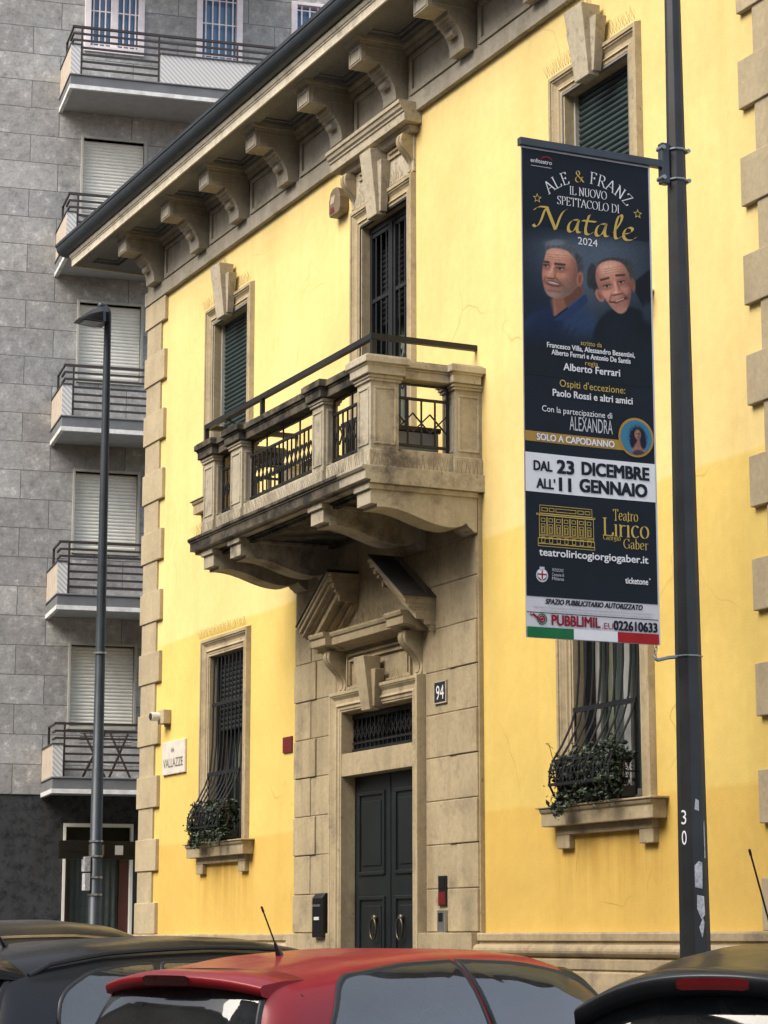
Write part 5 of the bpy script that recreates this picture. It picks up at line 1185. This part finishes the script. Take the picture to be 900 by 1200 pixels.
for k, v in enumerate((.9395, .9455)):
    u = .06 + .05 * k
    while u < .93:
        ww = rnd.uniform(.01, .035); fl.add([BP(u, v, .005), BP(u + ww, v, .005), BP(u + ww, v + .0027, .005), BP(u, v + .0027, .005)], [(0, 1, 2, 3)]); u += ww + .008
fl.build('fine_print', 'psilver', B, norm=False); sheet('thin_rule', 'pblack', .005, .004, .985, .952, .9535, 4, 1)
for r0, r1, mt in ((.033, .026, 'pgreen'), (.022, .013, 'pdred'), (.009, 0, 'pdred')): disc('target_ring', mt, .115, .9655, r0 * 1.15, .0055, 18, r1 * 1.15)
poly('target_arrow', 'pdred', .0065, [(.028, .953), (.040, .958), (.052, .9545), (.108, .9665), (.104, .9695), (.048, .9595), (.030, .9605)])
btext('PUBBLIMIL', 'pdred', .365, .9655, W=.365, H=.068, bold=.04, d=.006); btext('.EU', 'pdred', .60, .971, W=.085, H=.042, d=.006); btext('022610633', 'pblack', .81, .9685, W=.335, H=.062, bold=.05, d=.006)
for u0, u1, mt in ((.004, .345, 'pgreen'), (.345, .672, 'pwhite'), (.672, .985, 'pred')): sheet('flag_stripe', mt, .008, u0, u1, .9815, 1.002, 4, 1)
btext('by print', 'pwhite', .90, .992, W=.06, H=.014, d=.010) if False else None

# ------------------------------------------------------------------ parked cars
def lerp_list(P, x):
    xs = [p[0] for p in P]; zs = [p[1] for p in P]
    return float(np.interp(x, xs, zs))
def smooth_profile(P, x, k=.05): return sum(lerp_list(P, x + k * d) * wgt for d, wgt in ((-1.5, .1), (-.75, .22), (0, .36), (.75, .22), (1.5, .1)))
def rounded(poly_, r, n=5):
    out = []; m = len(poly_)
    for i in range(m):
        p, a, b = Vector(poly_[i]), Vector(poly_[i - 1]), Vector(poly_[(i + 1) % m])
        rr = r[i] if isinstance(r, (list, tuple)) else r
        d1, d2 = (a - p), (b - p); q1 = p + d1.normalized() * min(rr, d1.length * .45); q2 = p + d2.normalized() * min(rr, d2.length * .45)
        for k in range(n + 1):
            t = k / n; out.append(tuple(q1 * (1 - t) ** 2 + p * 2 * t * (1 - t) + q2 * t * t))
    den = []
    for i in range(len(out)):
        a, b = Vector(out[i]), Vector(out[(i + 1) % len(out)]); k = max(1, int((b - a).length / .06))
        for j in range(k): den.append(tuple(a.lerp(b, j / k)))
    return den
def grow(poly_, d):
    P = [Vector(p) for p in poly_]; m = len(P); A = sum(P[i].x * P[(i + 1) % m].y - P[(i + 1) % m].x * P[i].y for i in range(m)); sg = 1 if A > 0 else -1; out = []
    for i in range(m):
        t = (P[(i + 1) % m] - P[i - 1]).normalized(); out.append(tuple(P[i] + Vector((t.y, -t.x)) * d * sg))
    return out
class Car:
    def __init__(s, name, label, loc, heading, Lc, W, roof, base, zb, paint, n=3.2, tum=.20, tail=.12, lower=None, extra=None, cat='car', group='cars parked nose in along the kerb'):
        s.t = thing(name, label, cat, (loc[0], loc[1], 0), R(heading), group); s.L, s.W, s.roof, s.zb, s.n, s.tum = Lc, W, roof, zb, n, tum
        mb = MB(); s.paint = paint
        xs = sorted(set([round(v, 3) for v in np.concatenate([np.linspace(-Lc / 2, -Lc / 2 + .25, 8), np.linspace(-Lc / 2 + .25, Lc / 2 - .25, 26), np.linspace(Lc / 2 - .25, Lc / 2, 8)])]))
        lo = lower or [(-Lc / 2, .80), (-Lc / 2 + .08, zb - .02), (-Lc / 2 + .5, zb + .02), (Lc / 2 - 1.15, zb), (Lc / 2 - .35, zb - .14), (Lc / 2 - .05, .66), (Lc / 2, .5)]
        G = []
        for x in xs:
            e = abs(2 * x / Lc); Wx = W / 2 * (1 - .16 * e ** 7); zt = smooth_profile(lo, x, .06); row = []
            for i in range(41):
                a = PI * i / 40; c, sn = math.cos(a), math.sin(a); row.append((x, Wx * math.copysign(abs(c) ** (2 / 5.5), c) * (1 - .05 * (1 - sn)), .24 + (zt - .24) * abs(sn) ** (2 / 5.5)))
            G.append(row)
        mb.grid(G); mb.add(G[0], [tuple(range(41))]); mb.add(G[-1], [tuple(range(41))])
        # greenhouse
        x0, x1 = base; dx = roof; Wb = W / 2 - .045; GH = []
        pts = sorted(set([round(v, 3) for v in np.concatenate([np.linspace(x0, x0 + .5, 34), np.linspace(x0 + .5, x1 - .6, int((x1 - x0 - 1.1) / .026)), np.linspace(x1 - .6, x1, 30)])]))
        cs = []
        for h in np.linspace(0, .88, 28): sn = h ** (n / 2); cs.append((math.sqrt(1 - sn * sn), sn))
        y9 = cs[-1][0] ** (2 / n)
        for k in range(1, 15): c = (y9 * (1 - k / 14)) ** (n / 2); cs.append((c, math.sqrt(1 - c * c)))
        cs = cs + [(-c, sn) for c, sn in cs[-2::-1]]
        def shell(dz, dw, xs_, cs_):
            G = []
            for x in xs_:
                zr = max(smooth_profile(roof, x, .045) - dz, zb + .002); row = []
                for c, sn in cs_:
                    h = abs(sn) ** (2 / n)
                    plan = 1 - .05 * max(0, (x - .2) / 1.2) ** 2 - .10 * max(0, (-x - .6) / 1.2) ** 2
                    y = (Wb - dw) * plan * math.copysign(abs(c) ** (2 / n), c) * (1 - tum * h)
                    q = (y / Wb) ** 2; sh = tail * q * max(0, min(1, (-x - .7) / .8)) - .22 * q * max(0, min(1, (x - .1) / .7))
                    row.append((x + sh, y, zb - .03 + (zr - zb + .03) * h))
                G.append(row)
            return G
        nlow = len(mb.f); mb.grid(shell(0, 0, pts, cs)); s.nlow = nlow
        s.bodymb = mb; s.cut = []
        s.bvh = BVHTree.FromPolygons([Vector(v) for v in mb.v], mb.f)
        # cabin: liner, parcel shelf, seats, dashboard, mirror
        lx = [x for x in pts if x0 + .42 < x < x1 - .72]
        MB().grid(shell(.03, .03, lx, cs[26:len(cs) - 26])).build('headliner', 'trim', s.t, smooth=True)
        fl = MB(); fl.grid([[(x, yy * (W / 2 - .13), zb + .012) for yy in (-1, 1)] for x in (x0 + .16, x1 - .30)]); fl.build('cabin_floor', 'trim', s.t, norm=False)
        for sx, sy in ((.12, .36), (.12, -.36), (-.80, .42), (-.80, -.42), (-.80, 0)):
            st = MB(); hz = zb - .05
            st.tube([(sx + .06, sy, hz), (sx, sy, zb + .10), (sx - .05, sy, zb + .20)], [.17, .17, .11], 10); st.tube([(sx - .05, sy, zb + .20), (sx - .06, sy, zb + .27)], .03, 6)
            st.tube([(sx - .065, sy - .12, zb + .33), (sx - .065, sy + .12, zb + .33)], .065, 10); st.build('seat', 'seatc', s.t, smooth=True)
        MB().tube([(x1 - .62, -W / 2 + .28, zb - .02), (x1 - .62, W / 2 - .28, zb - .02)], .10, 10).build('dashboard', 'trim', s.t)
        MB().box(x1 - .80, x1 - .77, -.12, .12, lerp_list(roof, .4) - .17, lerp_list(roof, .4) - .11).build('mirror', 'trim', s.t, bevel=.01)
        MB().tube([(x1 - .82 + .09 * math.sin(t) * .5, .36 + .18 * math.cos(t), zb + .10 + .16 * math.sin(t)) for t in [i * PI / 8 for i in range(17)]], .014, 6).build('steering_wheel', 'trim', s.t)
        # wheels
        for sx in (-Lc / 2 + .72, Lc / 2 - .78):
            for sy in (-1, 1):
                ty = MB().tube([(sx, sy * (W / 2 - .21), .31), (sx, sy * (W / 2 - .19), .31), (sx, sy * (W / 2 - .03), .31), (sx, sy * (W / 2 - .005), .31)], [.27, .31, .31, .28], 28)
                wh = ty.build('wheel', 'rubber', s.t); MB().tube([(sx, sy * (W / 2 - .05), .31), (sx, sy * (W / 2 + .002), .31)], .20, 20).build('rim', 'alloy', wh)
        for sy in (-1, 1):
            s.panel('headlight', 'lampglass', [(sy * .42, .56), (sy * .70, .60), (sy * .70, .70), (sy * .44, .64)], 'front', .006)
            s.panel('tail_lamp', 'tail', [(sy * (W / 2 - .30), .66), (sy * (W / 2 - .13), .66), (sy * (W / 2 - .15), .86), (sy * (W / 2 - .26), .86)], 'rear', .006)
        s.panel('number_plate', 'white', [(-.26, .50), (.26, .50), (.26, .61), (-.26, .61)], 'rear', .006)
        s.panel('bumper', 'trim', [(-.6, .30), (.6, .30), (.6, .42), (-.6, .42)], 'rear', .006)
    def hit(s, p, mode, off):
        if mode == 'rear': o, d = Vector((-6, p[0], p[1])), Vector((1, 0, 0))
        elif mode == 'front': o, d = Vector((6, p[0], p[1])), Vector((-1, 0, 0))
        elif mode == 'right': o, d = Vector((p[0], -4, p[1])), Vector((0, 1, 0))
        elif mode == 'left': o, d = Vector((p[0], 4, p[1])), Vector((0, -1, 0))
        else: o, d = Vector((p[0], p[1], 4)), Vector((0, 0, -1))
        h, nrm, _, _ = s.bvh.ray_cast(o, d)
        if h is None: return None
        if nrm.dot(d) > 0: nrm = -nrm
        return h + (nrm * .6 - d * .4).normalized() * off
    def panel(s, name, mat, poly_, mode, off=.004, r=.03, parent=None):
        ol = rounded(poly_, r); c = sum((Vector(p) for p in ol), Vector((0, 0))) / len(ol); mb = MB(); vs_ = []; ks = (1, .85, .65, .45, .25, .08); m = len(ol)
        for k in ks:
            for p in ol:
                q = Vector(p) * k + c * (1 - k); h = s.hit(q, mode, off)
                vs_.append(h if h is not None else None)
        for i, v in enumerate(vs_):
            if v is None: vs_[i] = next((w for w in vs_[i + 1:] if w is not None), None) or next((w for w in vs_[i::-1] if w is not None), Vector((0, 0, .5)))
        f = [(i * m + j, i * m + (j + 1) % m, (i + 1) * m + (j + 1) % m, (i + 1) * m + j) for i in range(len(ks) - 1) for j in range(m)] + [tuple((len(ks) - 1) * m + j for j in range(m))]
        mb.add(vs_, f); return mb.build(name, mat, parent or s.t, smooth=True)
    def window(s, poly_, mode, r=.03, tr=.02, name='side_window', glass='cglass'):
        inner = rounded(poly_, r); s.cut.append((mode, grow(inner, .004))); rings = [grow(inner, -.006), grow(inner, 0), grow(inner, tr * .5), grow(inner, tr)]; mb = MB(); m = len(inner); vs_ = []
        for k, rg in enumerate(rings):
            last = None
            row = [s.hit(p, mode, (.004, .015, .015, .003)[k]) for p in rg]
            for i, h in enumerate(row):
                if h is None: row[i] = row[i - 1] if row[i - 1] is not None else next(x for x in row if x is not None)
            vs_ += row
        mb.add(vs_, [(k * m + i, k * m + (i + 1) % m, (k + 1) * m + (i + 1) % m, (k + 1) * m + i) for k in range(3) for i in range(m)])
        fr = mb.build(name, 'trim', s.t, smooth=True); s.panel('pane', glass if mode in ('rear', 'front') else 'cside', poly_, mode, .011, r, fr); return fr
    def finish(s):
        from mathutils.geometry import intersect_point_tri_2d
        def inside(p, poly_):
            c = False; j = len(poly_) - 1
            for i in range(len(poly_)):
                (xi, yi), (xj, yj) = poly_[i], poly_[j]
                if (yi > p[1]) != (yj > p[1]) and p[0] < (xj - xi) * (p[1] - yi) / (yj - yi) + xi: c = not c
                j = i
            return c
        mb = s.bodymb; keep = []
        for k, f in enumerate(mb.f):
            ok = True
            if k >= s.nlow:
                c = sum((Vector(mb.v[i]) for i in f), Vector((0, 0, 0))) / len(f)
                for mode, pl_ in s.cut:
                    if mode == 'rear': t = c.x < -.9 and inside((c.y, c.z), pl_)
                    elif mode == 'front': t = c.x > .3 and inside((c.y, c.z), pl_)
                    elif mode == 'right': t = c.y < -.2 and inside((c.x, c.z), pl_)
                    else: t = c.y > .2 and inside((c.x, c.z), pl_)
                    if t: ok = False; break
            if ok: keep.append(f)
        mb.f = keep; s.body = mb.build('body', s.paint, s.t, smooth=True)
    def seam(s, pts, mode, w=.004, name='seam', mat='trim'):
        path = []
        for a, b in zip(pts[:-1], pts[1:]):
            for k in range(8):
                h = s.hit((a[0] + (b[0] - a[0]) * k / 8, a[1] + (b[1] - a[1]) * k / 8), mode, .001)
                if h is not None: path.append(h)
        if len(path) > 2: MB().tube(path, w, 6).build(name, mat, s.t)
    def spoiler(s, x0, x1, hw, zc, drop, th, mat, lamp=None, lampmat='taild'):
        """roof edge spoiler: x0 tail tip, x1 where it leaves the roof"""
        P = []
        for i in range(25):
            t = -1 + 2 * i / 24; y = hw * t; z = zc - drop * abs(t) ** 2.4; e = .10 * t * t
            hz = s.hit((x1 + e, y), 'top', .003); zt = hz.z if hz is not None else z + .03
            P.append([(x1 + e, y, zt - .03), (x1 + e, y, zt), ((x0 + x1) / 2 + e, y, (zt + z) / 2 + .008), (x0 + e + .02, y, z + .004), (x0 + e, y, z - .012), (x0 + e + .012, y, z - th), (x0 + e + .06, y, z - th - .012), (x1 + e + .02, y, z - th - .03), (x1 + e, y, zt - .03)])
        mb = MB(); mb.grid(P); mb.add(P[0][:-1], [tuple(range(8))]); mb.add(P[-1][:-1], [tuple(range(8))])
        sp = mb.build('spoiler', mat, s.t, smooth=True)
        if lamp:
            l = MB(); Q = []
            for i in range(13):
                t = -1 + 2 * i / 12; y = lamp * t; tt = y / hw; z = zc - drop * abs(tt) ** 2.4; e = .10 * tt * tt; b = .021 * (1 if abs(t) < .99 else .6)
                Q.append([(x0 + e - .004, y, z - .016 - (th - .02) / 2 + b + .004), (x0 + e - .003, y, z - .016 - (th - .02) / 2), (x0 + e + .002, y, z - .016 - (th - .02) / 2 - b)])
            l.grid(Q); l.build('brake_lamp', lampmat, sp)
        return sp
    def antenna(s, x, y, ln, lean=.55):
        h = s.hit((x, y), 'top', 0); b = MB(); d = Vector((-lean, 0, 1)).normalized()
        b.tube([h, h + d * .03, h + d * .07], [.022, .014, .007], 8); b.tube([h + d * .07, h + d * ln], .0042, 6); b.tube([h + d * (ln - .03), h + d * ln], .006, 6); b.build('antenna', 'black', s.t)

# red hatchback
RC = Car('parked_car', 'red hatchback with roof spoiler and stubby antenna, parked in front of the doorway', (8.80, -4.0), 113.0, 3.95, 1.70,
         [(-1.84, .93), (-1.66, 1.33), (-1.56, 1.39), (-1.0, 1.468), (-.4, 1.503), (.1, 1.498), (.5, 1.47), (.85, 1.40), (1.45, .93)], (-1.86, 1.48), .93, 'cred', n=5, tum=.20, tail=.10)
for sd_ in ('right', 'left'):
    RC.window([(-1.46, .97), (-1.18, 1.36), (-.70, 1.415), (-.34, 1.43), (-.24, .97)], sd_, [.03, .10, .05, .02, .02]); RC.window([(-.17, .97), (-.285, 1.432), (.20, 1.415), (.62, 1.355), (1.12, .99)], sd_, [.02, .02, .1, .12, .05])
RC.window([(-.58, .97), (.58, .97), (.49, 1.325), (-.49, 1.325)], 'rear', .06, name='rear_window'); RC.window([(-.64, 1.0), (.64, 1.0), (.54, 1.38), (-.54, 1.38)], 'front', .06, name='windscreen')
RC.spoiler(-1.75, -1.46, .53, 1.385, .05, .045, 'cred', .16, 'taild'); RC.antenna(-.98, 0, .27)
RC.seam([(-1.44, -.60), (-1.44, .60)], 'top')
RC.finish()
# black estate behind it
BL = Car('parked_car', 'glossy black estate car with roof rails, left of the red hatchback', (5.164, -3.843), 108, 4.5, 1.80,
         [(-2.12, .98), (-1.98, 1.39), (-1.86, 1.46), (-1.2, 1.535), (-.3, 1.57), (.2, 1.555), (.7, 1.49), (1.5, .98)], (-2.14, 1.53), .98, 'cblk', n=3.6, tum=.22)
for sd_ in ('right', 'left'):
    BL.window([(-1.62, 1.02), (-1.56, 1.22), (-1.30, 1.345), (-.98, 1.385), (-.84, 1.39), (-1.02, 1.02)], sd_, [.06, .12, .08, .02, .02, .02]); BL.window([(-.94, 1.02), (-.76, 1.395), (.02, 1.405), (.04, 1.02)], sd_); BL.window([(.12, 1.02), (.10, 1.40), (.52, 1.36), (1.18, 1.04)], sd_)
BL.window([(-.64, 1.02), (.64, 1.02), (.54, 1.34), (-.54, 1.34)], 'rear', .06, name='rear_window'); BL.window([(-.66, 1.04), (.66, 1.04), (.52, 1.4), (-.52, 1.4)], 'front', .06, name='windscreen')
BL.spoiler(-2.14, -1.84, .58, 1.43, .05, .05, 'cblk', .16); BL.antenna(-1.5, 0, .10, .8)
for sy in (-1, 1):
    path = []
    for i in range(15):
        x = -1.72 + 2.1 * i / 14; h = BL.hit((x, sy * .575), 'top', 0); lift = .035 if 0 < i < 14 else -.005; path.append((x, sy * .575, h.z + lift))
    MB().tube(path, .016, 8).build('roof_rail', 'trim', BL.t)
BL.finish()
# black car at the right edge
BR = Car('parked_car', 'black hatchback with red brake lamp in its roof spoiler, at the right edge', (10.79, -2.77), 130, 4.1, 1.78,
         [(-1.95, .95), (-1.76, 1.36), (-1.66, 1.415), (-1.1, 1.49), (-.5, 1.53), (.1, 1.52), (.55, 1.46), (1.35, .95)], (-1.97, 1.38), .95, 'cblk', n=3.6, tum=.22)
for sd_ in ('right', 'left'):
    BR.window([(-1.35, .99), (-1.08, 1.32), (-.6, 1.375), (-.26, 1.385), (-.2, .99)], sd_, [.03, .1, .05, .02, .02]); BR.window([(-.12, .99), (-.18, 1.385), (.3, 1.345), (1.0, 1.01)], sd_)
BR.window([(-.62, .98), (.62, .98), (.52, 1.335), (-.52, 1.335)], 'rear', .06, name='rear_window'); BR.window([(-.64, 1.0), (.64, 1.0), (.52, 1.38), (-.52, 1.38)], 'front', .06, name='windscreen')
BR.spoiler(-1.90, -1.52, .62, 1.415, .15, .075, 'cblk', .15, 'tail'); BR.antenna(-.92, .0, .57, .92)
BR.finish()
# dark minivan further left, white van in the side street
BZ = Car('parked_car', 'dark car with a pale chrome strip for roof reflection, behind the black estate, far left', (1.75, -3.75), 106, 4.4, 1.82,
         [(-2.08, 1.0), (-1.95, 1.48), (-1.85, 1.56), (-1.1, 1.68), (-.2, 1.70), (.3, 1.66), (.8, 1.52), (1.6, 1.0)], (-2.1, 1.63), 1.0, 'cbrz', n=3.6, tum=.20)
for sd_ in ('right', 'left'):
    BZ.window([(-1.6, 1.06), (-1.45, 1.42), (-.8, 1.50), (-.85, 1.06)], sd_); BZ.window([(-.76, 1.06), (-.72, 1.50), (.04, 1.52), (.06, 1.06)], sd_); BZ.window([(.14, 1.06), (.12, 1.51), (.6, 1.43), (1.2, 1.08)], sd_)
BZ.window([(-.64, 1.05), (.64, 1.05), (.54, 1.46), (-.54, 1.46)], 'rear', .06, name='rear_window'); BZ.window([(-.66, 1.06), (.66, 1.06), (.52, 1.5), (-.52, 1.5)], 'front', .06, name='windscreen')
for sy in (-1, 1):
    path = [];
    for i in range(19):
        x = -1.85 + 2.7 * i / 18; h = BZ.hit((x, sy * .60), 'top', .004); path.append(h)
    MB().tube(path, .014, 8).build('roof_sheen_strip', 'sheen', BZ.t)  # pale strip stands in for the light reflected along the roof edge
BZ.finish()
WV = Car('parked_van', 'white van parked in the side street beyond the slim lamp post', (-14.0, 5.6), 100, 4.6, 1.85,
         [(-2.2, 1.1), (-2.1, 1.72), (-1.9, 1.80), (0, 1.82), (.5, 1.76), (1.6, 1.1)], (-2.22, 1.63), 1.1, 'cwht', n=5, tum=.10, cat='van', group=None)
for sd_ in ('right', 'left'): WV.window([(.1, 1.16), (.08, 1.6), (.55, 1.55), (1.2, 1.18)], sd_)
WV.window([(-.62, 1.2), (.62, 1.2), (.58, 1.6), (-.58, 1.6)], 'rear', .06, name='rear_window'); WV.window([(-.68, 1.18), (.68, 1.18), (.58, 1.66), (-.58, 1.66)], 'front', .06, name='windscreen')

WV.finish()
# ------------------------------------------------------------------ across the road, behind the viewpoint: unseen but mirrored in the cars; block heights set for the light
def block(name, label, x0, x1, y0, y1, h, mat, seed):
    t = thing(name, label, 'building', ((x0 + x1) / 2, y1, 0)); cx = (x0 + x1) / 2; rnd = random.Random(seed)
    nx = int((x1 - x0) / 3.4); hs_ = []
    for i in range(nx):
        for k in range(int((h - 1) / 3.3)):
            a = x0 - cx + 1.2 + i * 3.4; hs_.append((a, a + 1.15, 1.0 + k * 3.3, 2.9 + k * 3.3))
    wl_ = holes(x0 - cx, x1 - cx, .13, h, hs_, lambda a, b, t_: (a, -t_, b), 0, .3); wl_.box(x0 - cx, x1 - cx, y0 - y1, -.9, .13, h); wl_.build('wall', mat, t)
    MB().box(x0 - cx - .5, x1 - cx + .5, y0 - y1 - .4, .6, h, h + .35).build('roof', 'roof', t)
    first = None
    for (a, b, c, d) in hs_:
        if first is None:
            first = MB().box(0, 1.15, -.2, -.16, 0, 1.9).build('window', 'wframe', t); MB().box(.08, 1.07, -.158, -.15, .08, 1.82).build('pane', 'bglass', first); o_ = first
        else: o_ = copy_tree(first)
        o_.location = (a, 0, c)
block('opposite_building', 'unseen brown apartment building across the road, raised for shade, mirrored in the car windows', 6, 44, -34, -21.5, 20.5, 'opp', 1)  # out of view; height raised to cut light on the lower walls
block('opposite_building', 'unseen ochre building across the road, further along the street', -30, 5.9, -34, -21.5, 13.5, 'opp2', 2)  # out of view; height lowered so sky reflects in the car glass

t = thing('street_tree', 'leafy street tree across the road, mirrored in the car rear windows', 'tree', (1.2, -19.6, .125))
tm = MB(); tm.tube([(0, 0, 0), (.05, 0, 2), (.0, .1, 4.5), (.1, 0, 7)], [.22, .17, .14, .09], 10)
rnd = random.Random(9); ends = []
for i in range(14):
    a = rnd.uniform(0, 2 * PI); z0 = rnd.uniform(3.6, 6.8); ln = rnd.uniform(1.8, 3.4); e = (ln * math.cos(a) * .8, ln * math.sin(a) * .8, z0 + ln * rnd.uniform(.5, 1.0)); ends.append(e)
    tm.tube([(0, 0, z0), (e[0] * .5, e[1] * .5, z0 + (e[2] - z0) * .4), e], [.07, .05, .02], 6)
tm.build('trunk', 'stem', t)
lf = MB()
for i in range(8000):
    e = rnd.choice(ends); p = Vector((rnd.gauss(e[0], .75), rnd.gauss(e[1], .75), rnd.gauss(e[2], .7))); a = Vector((rnd.gauss(0, 1), rnd.gauss(0, 1), rnd.gauss(0, 1))).normalized(); b = a.orthogonal().normalized(); k = rnd.uniform(.04, .085)
    lf.add([p - a * k, p + b * k * .6, p + a * k, p - b * k * .6], [(0, 1, 2, 3)])
lf.build('crown', 'tleaf', t, norm=False)
